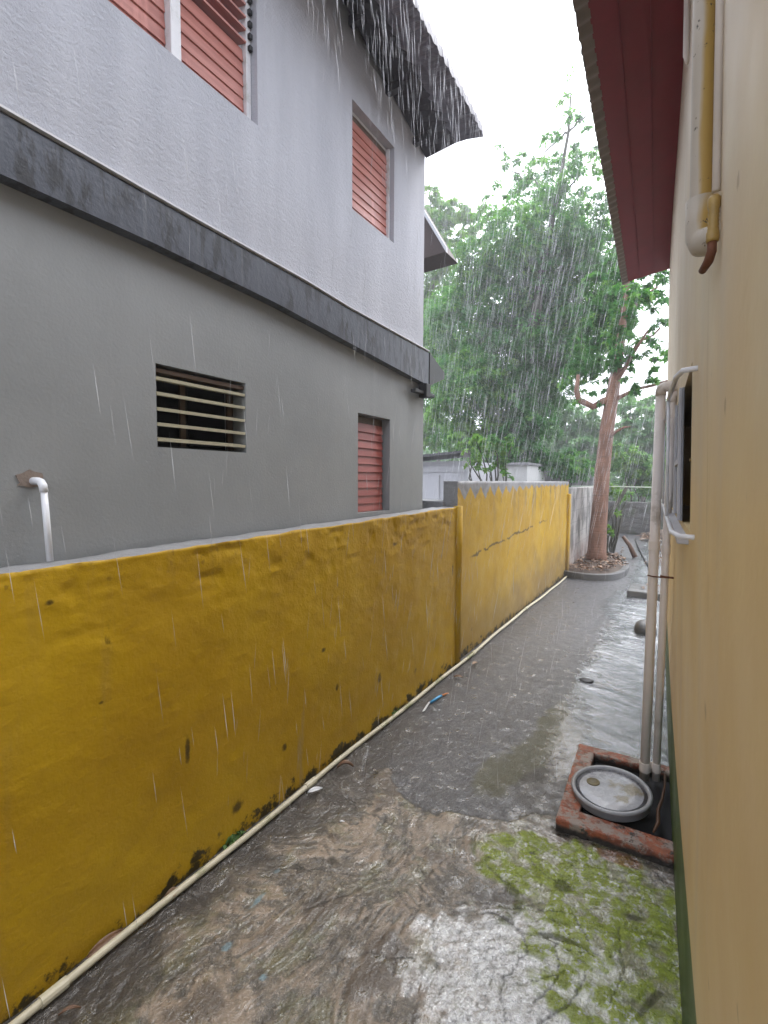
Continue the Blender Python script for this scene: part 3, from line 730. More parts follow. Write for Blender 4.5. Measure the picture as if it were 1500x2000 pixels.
# upper double window, partly open
w = MB(); frame_box(w, W1[0], W1[1], W1[2], W1[3], -1.79, -1.735, .014); 
w = w.build('window', M['white'], hs); w['label'] = 'upper double louvre window with white centre post, partly open'
MB().box((-1.745, 1.218, W1[2]+.002), (-1.690, 1.262, W1[3]-.002)).build('centre_post', M['white'], w, bevel=.003)
MB().box((-1.735, W1[1]-.030, W1[2]+.002), (-1.705, W1[1]-.003, W1[3]-.002)).build('side_strip', M['white'], w)
mb = MB(); slats(mb, W1[0]+.016, 1.216, W1[2]+.008, W1[3]-.02, 10, -1.727, R(8), .007, .003, R(1.5)); mb.build('slats', M['slat_up'], w)
mb = MB(); slats(mb, 1.264, W1[1]-.032, W1[2]+.008, W1[2]+.008+.052*6, 6, -1.727, R(8), .007, .003, R(1.5))
for i in range(6, 11):
    Mx = Matrix.Translation((-1.727, 0, W1[2]+.008+.052*(i+.5))) @ Matrix.Rotation(R(-76), 4, 'Y')
    mb.box((-.0035, 1.264, -.028), (.0035, W1[1]-.032, .028), Mx)
mb.build('slats', M['slat_up'], w)
for k in range(5):
    MB().box((-1.705, W1[1]-.020, 3.38+.05*k), (-1.690, W1[1]-.004, 3.40+.05*k)).build('louvre_clip', M['dark'], w)
# waste pipe from the wall onto the coping
pp = MB().tube([(-1.700, .700, 1.492), (-1.648, .701, 1.492), (-1.632, .702, 1.489), (-1.623, .703, 1.478), (-1.621, .704, 1.46)], .0115, 14).build('waste_pipe', M['pvc'], hs, smooth=True)
pp['label'] = 'short white waste pipe ending on the yellow wall'
MB().tube([(-1.621, .704, 1.462), (-1.618, .712, 1.252)], .0092, 14).build('pipe_length', M['pvc'], pp, smooth=True)
ring = MB(); pts = [(-1.6765, .692+(.040+.012*random.uniform(-1, 1))*math.cos(t*.3927), 1.497+(.024+.008*random.uniform(-1, 1))*math.sin(t*.3927)) for t in range(16)]
ring.add(pts+[(x-.01, y, z) for x, y, z in pts], [tuple(range(16))]+[(i, i+16, (i+1) % 16+16, (i+1) % 16) for i in range(16)])
ring.build('plaster_patch', M['patch'], pp)
# roof: sloping soffit, sheet edge
def rail(x0, z0, x1, z1, y0=-1.25, y1=3.25): return [(x0, y0, z0), (x1, y1, z1)]
A = lambda y: (-1.66, y, 3.80+.27*(3.25-y)); Bq = lambda y: (-1.349, y, 3.836+.042*(3.25-y)); Cq = lambda y: (-1.228, y, 3.806+.05*(3.25-y))
Ys = np.linspace(-1.25, 3.25, 50)
mb = MB(); v = []; f = []
for y in Ys:
    a, bq = A(y), Bq(y); v += [a, bq, (bq[0], y, bq[2]+.02), (a[0], y, a[2]+.03)]
for i in range(len(Ys)-1):
    for k in range(4): f.append((i*4+k, i*4+(k+1) % 4, (i+1)*4+(k+1) % 4, (i+1)*4+k))
f += [(3, 2, 1, 0), tuple((len(Ys)-1)*4+k for k in range(4))]
rf = MB(); rf.add(v, f); rf = rf.build('roof', M['soffit'], hs)
Yc = np.arange(-1.25, 3.251, .0125); v = []; f = []
for y in Yc:
    bq, c = Bq(y), Cq(y); wv = .008*math.sin(y/.076*2*math.pi)
    v += [(bq[0], y, bq[2]-.012+wv*.3), (c[0]+.004*random.uniform(-1, 1), y, c[2]+wv), (c[0]-.008, y, c[2]+.062+wv), (-1.66, y, A(y)[2]+.10+wv), (-1.66, y, A(y)[2]+.04)]
for i in range(len(Yc)-1):
    for k in range(5): f.append((i*5+k, i*5+(k+1) % 5, (i+1)*5+(k+1) % 5, (i+1)*5+k))
f += [(4, 3, 2, 1, 0), tuple((len(Yc)-1)*5+k for k in range(5))]
mb = MB(); mb.add(v, f); mb.build('sheet_edge', M['roof_edge'], rf)
mb = MB(); mb.add([(-1.66, -1.25, 5.10), (-1.66, 3.25, 3.86), (-6.1, 3.25, 4.3), (-6.1, -1.25, 5.9), (-1.66, -1.25, 5.15), (-1.66, 3.25, 3.91), (-6.1, 3.25, 4.35), (-6.1, -1.25, 5.95)],
                  [(0,1,2,3),(7,6,5,4),(0,4,5,1),(1,5,6,2),(2,6,7,3),(3,7,4,0)])
mb.build('roof_sheet', M['roof_edge'], rf)
mb = MB(); mb.add([(-1.69, -1.25, 3.9), (-1.69, 3.248, 3.9), (-1.69, 3.248, 3.86), (-1.69, -1.25, 5.04), (-1.80, -1.25, 3.9), (-1.80, 3.248, 3.9), (-1.80, 3.248, 3.86), (-1.80, -1.25, 5.04)],
                  [(0,1,2,3),(7,6,5,4),(0,4,5,1),(0,3,7,4),(2,6,7,3)])
mb.build('gable', M['upper'], hs)
for y in (1.55, 1.95, 2.33, 2.72, 3.08):
    z = A(y)[2]
    MB().box((-1.667, y-.022, z-.055), (-1.56, y+.022, z-.006)).build('rafter_end', M['soffit'], hs, bevel=.004)
# lean-to roofs at the back corner
mb = MB(); v = [(-2.07, 4.5, 3.735), (-3.3, 4.5, 5.81), (-3.3, 4.5, 3.70)]
mb.add(v+[(x, y+.3, z) for x, y, z in v], [(0,2,1),(3,4,5),(0,1,4,3),(1,2,5,4),(2,0,3,5)])
mb.build('rear_roof', M['brown_soffit'], hs)
mb = MB(); v = [(-2.052, 4.46, 3.715), (-2.052, 4.46, 3.765), (-3.3, 4.46, 5.87), (-3.3, 4.46, 5.82)]
mb.add(v+[(x, y+.038, z) for x, y, z in v], [(0,1,2,3),(7,6,5,4),(0,4,5,1),(1,5,6,2),(2,6,7,3),(3,7,4,0)])
mb.build('rear_fascia', M['wall_white'], hs)
MB().box((-4.6, 4.52, 0), (-2.75, 4.95, 3.69)).build('rear_wing', M['upper'], hs)
mb = MB(); v = [(-1.60, 3.29, 2.165), (-1.60, 3.29, 2.20), (-2.4, 3.29, 2.50), (-2.4, 3.29, 2.40)]
mb.add([(-1.63, 3.289, 2.20), (-1.63, 3.289, 2.44), (-1.70, 3.70, 2.38), (-1.70, 3.70, 2.33), (-2.6, 3.289, 2.30), (-2.6, 3.289, 2.60), (-2.6, 3.70, 2.45), (-2.6, 3.70, 2.33)],
       [(0,1,2,3),(7,6,5,4),(0,4,5,1),(1,5,6,2),(2,6,7,3),(3,7,4,0)])
mb.build('rear_ledge', M['dark'], hs)
br = MB(); br.box((-1.665, 3.18, 2.10), (-1.60, 3.25, 2.20)); br.box((-1.66, 3.05, 2.12), (-1.62, 3.36, 2.145)); br.build('bracket', M['dark'], hs, bevel=.005)

# ------------------------------------------------------------------ ochre house on the right
DR = Vector((-.0413, .99915, 0)); NR = Vector((.99915, .0413, 0))
def RW(l, s, z): return tuple(NR*l+DR*s+Vector((0, 0, z)))
def latw(z): return .1137-.0237*z
oh = thing('house', RW(2, 2, 0), 'ochre house with maroon eaves and a green painted skirting, close on the right', 'house')
WIN = (1.455, 3.15, 1.372, 1.80)
mb = MB(); wall_cells(mb, list(np.linspace(-1.3, 5.15, 42)), list(np.linspace(0, 3.42, 18)), [WIN], lambda s, z, d: RW(latw(z)+d+.004*math.sin(s*1.7+z), s, z), .13)  # near end shortened, unseen, so more sky light reaches this wall
mb.build('wall', M['ochre'], oh)
mb = MB()
for a, c in (((.26, 5.0, 0), (4.0, 5.149, 3.42)), ((.26, -1.3, 0), (4.0, -1.16, 3.42)), ((3.86, -1.16, 0), (4.0, 5.0, 3.42)), ((.26, -1.16, 3.3), (3.86, 5.0, 3.42))):
    mb.box(a, c, fn=RW)
mb.build('rear_wall', M['ochre'], oh)
# eaves
mb = MB(); v = []; f = []
SS = [-1.35, 0, 2.5, 5.15]
def eave(s): return [(.060, s, 3.403), (-.300, s, 3.350), (-.300, s, 3.372), (.060, s, 3.43)]
for s in SS: v += [RW(*p) for p in eave(s)]
for i in range(3):
    for k in range(4): f.append((i*4+k, i*4+(k+1) % 4, (i+1)*4+(k+1) % 4, (i+1)*4+k))
f += [(3,2,1,0), (12,13,14,15)]
mb.add(v, f); rr = mb.build('roof', M['maroon'], oh)
Sc = np.arange(-1.35, 5.16, .0095); v = []; f = []
for s in Sc:
    wv = .0055*math.sin(s/.076*2*math.pi); sp = random.uniform(-.002, .002)
    v += [RW(-.295, s, 3.349+wv), RW(-.348+sp, s, 3.336+wv), RW(-.348+sp, s, 3.342+wv), RW(-.295, s, 3.39+wv), RW(.2, s, 3.47+wv)]
for i in range(len(Sc)-1):
    for k in range(4): f.append((i*5+k, i*5+k+1, (i+1)*5+k+1, (i+1)*5+k))
mb = MB(); mb.add(v, f); mb.build('sheet_edge', M['sheet'], rr)
mb = MB(); mb.add([RW(-.29, -1.35, 3.40), RW(-.29, 5.15, 3.40), RW(2.1, 5.15, 4.3), RW(2.1, -1.35, 4.3), RW(4.2, 5.15, 3.45), RW(4.2, -1.35, 3.45)], [(0,1,2,3), (3,2,4,5)])
mb.build('roof_sheet', M['sheet'], rr)
mb = MB()
for l in (-.20, -.09): mb.box((l-.0012, -1.3, 3.340+.147*(l+.3)), (l+.0012, 5.13, 3.3512+.147*(l+.3)), fn=RW)
mb.build('board_joint', M['maroon'], rr)
# window with louvre and burglar bar
w = MB()
def wb(m, s0, s1, z0, z1, d0, d1): m.box((d0, s0, z0), (d1, s1, z1), fn=lambda d, s, z: RW(latw(z)+d, s, z))
wb(w, WIN[0], WIN[0]+.03, WIN[2], WIN[3], .09, .125); wb(w, WIN[1]-.03, WIN[1], WIN[2], WIN[3], .09, .125)
wb(w, WIN[0]+.03, WIN[1]-.03, WIN[2], WIN[2]+.03, .09, .125); wb(w, WIN[0]+.03, WIN[1]-.03, WIN[3]-.03, WIN[3], .09, .125)
w = w.build('window', M['dark'], oh); w['label'] = 'window with grey shutter panel and white burglar bar in the ochre wall'
m = MB(); wb(m, 1.80, 3.147, WIN[2]+.004, WIN[3]-.004, -.012, -.005); m.build('shutter_panel', M['glass'], w, bevel=.004)
m = MB(); wb(m, 1.80, 1.86, WIN[2]+.006, WIN[3]-.006, -.019, -.0125); wb(m, 2.20, 2.24, WIN[2]+.006, WIN[3]-.006, -.019, -.0125); wb(m, 1.86, 2.2, 1.56, 1.575, -.019, -.0125)
m.build('panel_frame', M['wall_white'], w)
def gl(d, s, z): return RW(latw(z)-d, s, z)
m = MB()
m.tube([gl(-.01, 1.30, 1.374), gl(.030, 1.31, 1.374), gl(.044, 1.40, 1.376), gl(.046, 1.9, 1.376), gl(.046, 3.2, 1.376)], .0062, 10)
m.tube([gl(-.01, 1.27, 1.748), gl(.030, 1.29, 1.748), gl(.040, 1.38, 1.752), gl(.046, 1.9, 1.78), gl(.046, 3.2, 1.80)], .0062, 10)
m.tube([gl(.046, 1.95, 1.370), gl(.046, 1.95, 1.79)], .005, 8); m.tube([gl(.046, 3.05, 1.370), gl(.046, 3.05, 1.80)], .005, 8)
m.build('burglar_bar', M['white'], w, smooth=True)
m = MB(); m.tube([gl(-.02, 1.455, 1.553), gl(.006, 1.452, 1.555)], [.002, .004], 8); m.build('hook', M['brass'], w)
m = MB(); wb(m, 1.5, 3.1, 1.335, 1.352, -.03, .0); m.build('sill', M['wall_white'], w, bevel=.004)
# pipes high on the wall
m = MB(); m.tube([gl(.0185, 1.0, 3.40), gl(.0185, 1.0, 1.955), gl(.0185, 1.0, 1.925)], .0172, 20)
dp = m.build('conduit', M['conduit'], oh, smooth=True); dp['label'] = 'fat white conduit high on the ochre wall ending in an elbow'
m = MB(); m.tube([gl(.0190, 1.0, 1.972), gl(.0190, 1.0, 1.930), gl(.0185, .999, 1.912), gl(.015, .992, 1.899), gl(.006, .975, 1.893), gl(-.02, .94, 1.893)], .0225, 20)
m.build('elbow', M['conduit'], dp, smooth=True)
m = MB(); m.tube([gl(.0065, .895, 3.40), gl(.0065, .893, 1.93)], .0058, 12); m.build('thin_conduit', M['pvc_old'], oh, smooth=True)
m = MB()
prof = [(.008, 0), (.0085, .004), (.0085, .014), (.007, .016)]+[(.0078-.0012*(i % 2), .018+.003*i) for i in range(10)]+[(.0085, .05), (.0085, .062), (.006, .066)]
Mz = Matrix.Identity(4)
m.lathe(prof, gl(.0105, .888, 1.855), 18); tp = m.build('hose_fitting', M['brass'], oh, smooth=True)
m = MB(); m.tube([gl(.0105, .888, 1.858), gl(.011, .889, 1.842), gl(.014, .90, 1.833), gl(.020, .925, 1.829)], [.0062, .0066, .0068, .0055], 12); m.build('rusty_spout', M['rust'], tp, smooth=True)
m = MB(); m.tube([gl(.011, 1.96, 3.40), gl(.011, 1.96, 2.90), gl(.008, 1.96, 2.872)], [.0095, .0095, .004], 12); m.build('short_conduit', M['pvc_old'], oh, smooth=True)

# two standing pipes that drop into the drain box
def standpipe(x, y, r, ztop, label, lean):
    t = thing('drainpipe', (x, y, 0), label, 'drainpipe')
    MB().tube([(x, y, .035), (x+lean*.5, y+.004, ztop*.5), (x+lean, y, ztop)], r, 18).build('pipe_run', M['pvc_old'], t, smooth=True)
    for z in (.10, .62*ztop):
        k = z/ztop*lean
        MB().tube([(x+k, y, z-.022), (x+k, y, z+.022)], r*1.17, 18).build('collar', M['pvc_old'], t)
    wl = latw(ztop); p = Vector((x+lean, y, ztop)); s = p.dot(DR)
    MB().tube([p-Vector((0, 0, .028)), p-Vector((0, 0, .006)), p+Vector((.003, 0, .006)), p+Vector((.012, 0, .012)), RW(wl+.02, s, ztop+.012)], r*1.08, 16).build('elbow', M['pvc_old'], t, smooth=True)
    z = 1.05; k = z/ztop*lean; s = (Vector((x+k, y, z))).dot(DR)
    MB().tube([(x+k-r*1.1, y-.002, z), (x+k, y-r*1.25, z), RW(latw(z)+.01, s-.02, z)], .0035, 6).build('pipe_clip', M['rust'], t)
standpipe(-.109, 2.644, .0215, 1.93, 'thicker cream drainpipe standing in the drain box, left of a matching pair', .002)
standpipe(-.060, 2.665, .0165, 1.90, 'thinner cream drainpipe beside the ochre wall, right of a matching pair', .001)

# drain box with bucket lid
db = thing('drain_box', (-.22, 2.42, 0), 'low square drain box with worn red brick rim against the ochre wall', 'drain')
x0, x1, y0, y1 = -.425, .015, 2.10, 2.80; Hh = .056
mb = MB()
def rim(a, c): mb.box(a, c, Matrix.Translation((-.22, 2.42, 0)) @ Matrix.Rotation(R(2), 4, 'Z') @ Matrix.Translation((.22, -2.42, 0)))
rim((x0, y0, -.03), (x1, y0+.10, Hh)); rim((x0, y1-.07, -.03), (x1, y1, Hh-.004)); rim((x0, y0+.10, -.03), (x0+.085, y1-.07, Hh-.002))
o = mb.build('brick_rim', M['brick'], db, bevel=.008)
MB().box((x0+.085, y0+.10, -.03), (x1+.02, y1-.07, .008)).build('pit_floor', M['shade_black'], db)
LC = (-.228, 2.374, .054)
lid = thing('bucket_lid', LC, 'round grey plastic bucket lid with muddy puddles lying on the drain box', 'lid')
Ml = Matrix.Rotation(R(-3), 4, 'Y') @ Matrix.Rotation(R(4), 4, 'X')
prof = [(.146, 0), (.160, .002), (.163, .006), (.164, .034), (.169, .036), (.170, .043), (.166, .048), (.157, .048), (.153, .046), (.150, .041), (.149, .036), (.147, .002)]
MB().lathe(prof, LC, 64, Ml).build('lid_rim', M['lid'], lid, smooth=True)
MB().lathe([(.1485, .036), (.144, .0345), (.137, .0345), (.131, .0375), (.08, .0382), (.03, .039), (.001, .039)], LC, 64, Ml).build('lid_face', M['lid_face'], lid, smooth=True)
MB().lathe([(.029, .037), (.029, .041), (.024, .0415), (.022, .0395), (.001, .0392)], LC, 28, Ml @ Matrix.Translation((-.078, .022, 0))).build('bung', M['lid_dirt'], lid, smooth=True)
tag(MB().tube([(-.020, 2.68, .03), (-.022, 2.62, .10), (-.020, 2.53, .095), (-.028, 2.44, .075), (-.040, 2.36, .073), (-.036, 2.26, .078), (-.050, 2.20, .070)], [.004, .006, .005, .006, .007, .008, .004], 8).build('twig', M['twig'], None, (-.03, 2.4, .07), smooth=True),
    'reddish wet twig lying on the drain box beside the lid', 'twig')

# ------------------------------------------------------------------ loose things on the path
t = thing('plastic_stick', (-1.372, 2.97, .012), 'short blue plastic stick with an orange tip on the wet path', 'plastic stick')
MB().tube([(-1.392, 2.87, .012), (-1.378, 2.955, .016), (-1.370, 3.005, .014)], [.008, .0105, .008], 10).build('blue_body', M['blue'], t, smooth=True)
MB().tube([(-1.370, 3.006, .014), (-1.360, 3.05, .012), (-1.350, 3.075, .010)], [.0078, .006, .003], 10).build('orange_tip', M['orange'], t, smooth=True)
mb = MB(); mb.add([(-1.41, 2.875, .008), (-1.395, 2.89, .018), (-1.368, 2.745, .016), (-1.385, 2.74, .008), (-1.41, 2.875, .005), (-1.395, 2.89, .015), (-1.368, 2.745, .013), (-1.385, 2.74, .005)], [(0,1,2,3),(7,6,5,4),(0,4,5,1),(1,5,6,2),(2,6,7,3),(3,7,4,0)])
tag(mb.build('plastic_scrap', M['scrap'], None, (-1.39, 2.81, .01)), 'narrow white plastic strip beside the blue stick', 'plastic scrap')
def leaf_mesh(L, W, cup, curl, stalk=True):
    v = []; f = []; n = 9
    for i in range(n):
        u = i/(n-1); wd = W*math.sin(math.pi*min(1, u*1.02))**.75*(1-.25*u); z = curl*math.sin(u*3.0)
        v += [(u*L, -wd, z+cup), (u*L, -wd*.5, z+cup*.4), (u*L, 0, z), (u*L, wd*.5, z+cup*.4), (u*L, wd, z+cup)]
    for i in range(n-1):
        for k in range(4): f.append((i*5+k, i*5+k+1, (i+1)*5+k+1, (i+1)*5+k))
    return v, f
def fallen(name, x, y, z, L, W, rz, mat, label, tiltx=0, cup=.006, curl=.01, cat='leaf', group='leaves fallen along the yellow wall'):
    mb = MB(); mb.add(*leaf_mesh(L, W, cup, curl)); me = mb.mesh(name)
    me.transform(Matrix.Translation((x, y, z)) @ Matrix.Rotation(rz, 4, 'Z') @ Matrix.Rotation(tiltx, 4, 'X'))
    o = put(me, name, mat, None, (x, y, z), True); s = o.modifiers.new('thick', 'SOLIDIFY'); s.thickness = .0012
    return tag(o, label, cat, group)
fallen('fallen_leaf', -1.517, .72, .020, .12, .018, 1.57, M['dead'], 'long red-brown leaf tucked behind the pipe near the bottom left', R(40))
fallen('fallen_leaf', -1.512, .98, .020, .05, .016, 1.5, M['dead_pale'], 'pale curled leaf behind the pipe, past the red-brown leaf', R(50), .012, .02)
fallen('fallen_leaf', -1.462, 1.93, .018, .085, .018, .6, M['dead'], 'curled red-brown leaf on the path beside the pipe coupling', 0, .015, .025)
fallen('fallen_leaf', -1.42, .60, .012, .055, .007, .9, M['dead'], 'thin brown leaf lying near the front end of the pipe', 0)
fallen('fallen_leaf', -1.43, 3.35, .012, .07, .022, .2, M['dead'], 'small brown leaf on the path just beyond the blue stick', 0)
fallen('fallen_leaf', -1.40, 3.66, .012, .06, .02, 1.2, M['dead_pale'], 'small pale brown leaf on the path by the yellow wall joint', 0)
fallen('shell_scrap', -1.462, 1.70, .016, .075, .014, 1.0, M['scrap'], 'small white shell-like scrap beside the pipe coupling', R(15), .010, .006, 'scrap', None)
fallen('scrap', -1.22, 1.63, .014, .022, .005, .4, M['scrap'], 'tiny white fleck on the brown old concrete', 0, .003, .002, 'scrap', None)
# weeds at the foot of the wall
def weed(x, y, n, s, label):
    t = thing('weed', (x, y, 0), label, 'weed', 'weeds at the foot of the yellow wall'); V = []; F = []
    for i in range(n):
        L = s*random.uniform(.5, 1); v, f = leaf_mesh(L, L*.28, .003, .01)
        Mx = Matrix.Translation((x+random.uniform(-.016, .016), y+random.uniform(-.05, .05), .008)) @ Matrix.Rotation(random.uniform(0, 6.28), 4, 'Z') @ Matrix.Rotation(-random.uniform(.3, 1.2), 4, 'Y')
        k = len(V); V += [tuple(Mx @ Vector(p)) for p in v]; F += [tuple(j+k for j in q) for q in f]
    MB().add(V, F).build('leaves', M['moss'], t, smooth=True)
weed(-1.513, 1.30, 30, .040, 'small green weed growing behind the pipe at the yellow wall')
weed(-1.513, 2.62, 12, .028, 'tiny green weed at the foot of the wall near the blue stick')
def stone(name, x, y, z, rx, ry, rz, mat, label, seed, cat='stone'):
    v = []; f = []; a, b2 = 14, 9
    for i in range(b2):
        th = math.pi*i/(b2-1)
        for j in range(a):
            ph = 2*math.pi*j/a; d = (math.sin(th)*math.cos(ph), math.sin(th)*math.sin(ph), math.cos(th))
            k = 1+.35*(float(fbm(d[0]*1.7+seed, d[1]*1.7+d[2], 3, seed))-.5)
            v.append((x+rx*d[0]*k, y+ry*d[1]*k, z+rz*d[2]*k))
    for i in range(b2-1):
        for j in range(a): f.append((i*a+j, i*a+(j+1) % a, (i+1)*a+(j+1) % a, (i+1)*a+j))
    return tag(MB().add(v, f).build(name, mat, None, (x, y, z), smooth=True), label, cat)
stone('stone', -.27, 5.40, .03, .10, .12, .10, M['dark_cement'], 'dark wet stone half hidden behind the drainpipes', 3)
stone('stone', -.565, 3.84, .006, .050, .042, .012, M['dark'], 'flat black lump put in for a small drain hole in the running water', 5)  # drain hole drawn as a black lump lying on the path
mb = MB(); mb.box((-.575, 7.0, -.03), (.5, 7.55, .085))
tag(mb.build('concrete_slab', M['dark_cement'], None, (0, 7.2, 0), bevel=.015), 'low dark concrete slab across the water beyond the drainpipes', 'slab')
b = MB()
for i in range(40):
    x = random.uniform(-.5, .3); y = random.uniform(7.05, 7.5); v, f = leaf_mesh(random.uniform(.04, .09), .02, .006, .012)
    Mx = Matrix.Translation((x, y, .09)) @ Matrix.Rotation(random.uniform(0, 6.28), 4, 'Z'); b.add([tuple(Mx @ Vector(p)) for p in v], f)
tag(b.build('leaf_litter', M['dead'], None, (0, 7.2, .09)), 'wet brown leaves lying on the low slab', 'leaf litter', None, 'stuff')

# ------------------------------------------------------------------ tree bed, back wall, sheds
kp = [(-1.575, 7.93), (-1.45, 7.86), (-1.25, 7.83), (-1.05, 7.88), (-.88, 8.02), (-.77, 8.28), (-.72, 8.65), (-.74, 9.2), (-.85, 9.8), (-1.05, 10.3), (-1.35, 10.7), (-1.575, 10.85)]
def smoothpoly(p, k=5):
    out = []
    for i in range(len(p)-1):
        for j in range(k): 
            t = j/k; p0 = p[max(i-1, 0)]; p1 = p[i]; p2 = p[i+1]; p3 = p[min(i+2, len(p)-1)]
            out.append(tuple(.5*((2*b_)+(c_-a_)*t+(2*a_-5*b_+4*c_-d_)*t*t+(3*b_-a_-3*c_+d_)*t**3) for a_, b_, c_, d_ in zip(p0, p1, p2, p3)))
    return out+[p[-1]]
kp = smoothpoly(kp); v = []; f = []
for i, (x, y) in enumerate(kp):
    a = Vector(kp[min(i+1, len(kp)-1)])-Vector(kp[max(i-1, 0)]); a.normalize(); nx, ny = -a.y, a.x
    v += [(x, y, -.03), (x+nx*.085, y+ny*.085, -.03), (x+nx*.085, y+ny*.085, .095), (x+nx*.01, y+ny*.01, .10), (x, y, .09)]
for i in range(len(kp)-1):
    for k in range(5): f.append((i*5+k, i*5+(k+1) % 5, (i+1)*5+(k+1) % 5, (i+1)*5+k))
f += [(4,3,2,1,0), tuple((len(kp)-1)*5+k for k in range(5))]
kb = thing('tree_bed', (-1.2, 9.2, 0), 'low curved concrete kerb with soil round the red-barked tree', 'tree bed')
MB().add(v, f).build('kerb', M['dark_cement'], kb)
ins = [(x, y, .055) for x, y in kp]; c0 = len(ins)
MB().add(ins+[(-1.25, 9.3, .12), (-1.575, 9.3, .10)], [(i, i+1, c0) for i in range(c0-1)]+[(c0-1, c0+1, c0), (c0+1, 0, c0)]).build('soil', M['soil'], kb)
def litter(x0, x1, y0, y1, z, n, mat, label, inside=None, s=(.05, .12)):
    b = MB(); k = 0
    while k < n:
        x = random.uniform(x0, x1); y = random.uniform(y0, y1)
        if inside and not inside(x, y): continue
        v, f = leaf_mesh(random.uniform(*s), random.uniform(.014, .03), random.uniform(0, .015), random.uniform(-.01, .03))
        Mx = Matrix.Translation((x, y, z(x, y)+random.uniform(0, .02))) @ Matrix.Rotation(random.uniform(0, 6.28), 4, 'Z') @ Matrix.Rotation(random.uniform(-.4, .4), 4, 'X')
        b.add([tuple(Mx @ Vector(p)) for p in v], f); k += 1
    return tag(b.build('leaf_litter', mat, None, ((x0+x1)/2, (y0+y1)/2, 0)), label, 'leaf litter', None, 'stuff')
inbed = lambda x, y: (x+1.5)**2/.55+(y-9.2)**2/1.5 < 1
litter(-1.55, -.8, 8.0, 10.4, lambda x, y: .10, 170, M['dead'], 'brown leaves heaped in the tree bed', inbed)
litter(-1.55, -.8, 8.0, 10.4, lambda x, y: .105, 70, M['dead_pale'], 'pale leaves scattered in the tree bed', inbed)
litter(-1.1, .8, 9.6, 15.0, lambda x, y: .012, 420, M['dead'], 'wet leaves scattered over the far path', lambda x, y: (x+.75)**2 > .03*(y-8))
litter(-.9, 1.2, 13.6, 15.2, lambda x, y: .05+.30*max(0, 1-abs(x-.1))*max(0, 1-abs(y-14.7)), 380, M['dead_pale'], 'heap of pale fallen leaves before the stone wall', None, (.08, .2))
stone('soil_heap', .1, 14.9, .0, .95, .7, .26, M['soil'], 'low soil heap against the dark stone wall', 8, 'soil heap')
tag(MB().box((-4, 15.5, -.03), (6, 15.9, .92)).build('stone_wall', M['stone'], None, (1, 15.7, 0), bevel=.03), 'dark rough stone wall closing the far end of the path', 'wall')
tag(MB().tube([(-1.0, 14.0, .02), (-.85, 12.6, .03), (-.70, 11.4, .03), (-.60, 10.6, .02), (-.46, 9.6, .03), (-.40, 8.9, .02)], .018, 8).build('hose', M['hose'], None, (-.7, 11.5, 0), smooth=True),
    'thin dark hose trailing over the far wet path', 'hose')
tag(MB().tube([(-1.32, 10.25, .55), (-1.18, 10.35, .9), (-1.02, 10.45, 1.2), (-.92, 10.5, 1.42)], [.035, .04, .034, .03], 10).build('dead_branch', M['bark_dark'], None, (-1.1, 10.4, .9), smooth=True),
    'dark dead branch leaning up beside the red-barked trunk', 'branch')
tag(MB().tube([(-.98, 10.6, .42), (-.86, 10.62, .25), (-.75, 10.6, .02)], [.035, .04, .05], 8).build('root_stump', M['twig'], None, (-.85, 10.6, .1), smooth=True), 'short brown stump of root behind the red-barked trunk', 'stump')
tag(MB().tube([(-1.9, 10.2, 1.40), (-1.33, 9.47, 1.415), (-.2, 9.5, 1.40), (1.2, 9.7, 1.43)], .008, 6).build('clothes_line', M['wire'], None, (-1, 9.6, 1.4)), 'pale line strung past the red-barked trunk', 'line')
sh = thing('shed', (-5.2, 10.6, 0), 'grimy white shed with dark sloping roof beyond the grey house corner', 'shed')
MB().box((-7.5, 9.3, 0), (-3.72, 12, 1.90)).build('wall', M['wall_white'], sh)
mb = MB(); mb.add([(-7.6, 8.95, 1.78), (-3.55, 8.95, 2.05), (-4.1, 10.6, 2.05), (-7.6, 10.6, 1.8), (-7.6, 8.95, 1.83), (-3.55, 8.95, 2.10), (-4.1, 10.6, 2.10), (-7.6, 10.6, 1.85)], [(0,1,2,3),(7,6,5,4),(0,4,5,1),(1,5,6,2),(2,6,7,3),(3,7,4,0)])
mb.build('roof', M['roof_dark'], sh)
MB().box((-5.2, 9.26, 0), (-4.35, 9.297, 1.62)).build('door', M['wall_white'], sh, bevel=.008)
MB().box((-7.5, 9.27, 1.68), (-3.74, 9.298, 1.80)).build('lintel_board', M['wall_white'], sh)
s2 = thing('outbuilding', (-2.9, 12.2, 0), 'low bright white outbuilding wall behind the tree branches', 'outbuilding')
MB().box((-4.6, 11.2, 0), (-3.05, 12.8, 1.86)).build('wall', M['wall_white2'], s2)
MB().box((-4.65, 11.1, 1.861), (-3.0, 12.9, 1.92)).build('roof', M['cement'], s2, bevel=.01)
tag(MB().box((-3.9, 13.6, 0), (-2.0, 13.9, 1.78)).build('block_wall', M['cement'], None, (-3, 13.7, 0), bevel=.02), 'plain grey block wall behind the ivy-clad tree foot', 'wall')

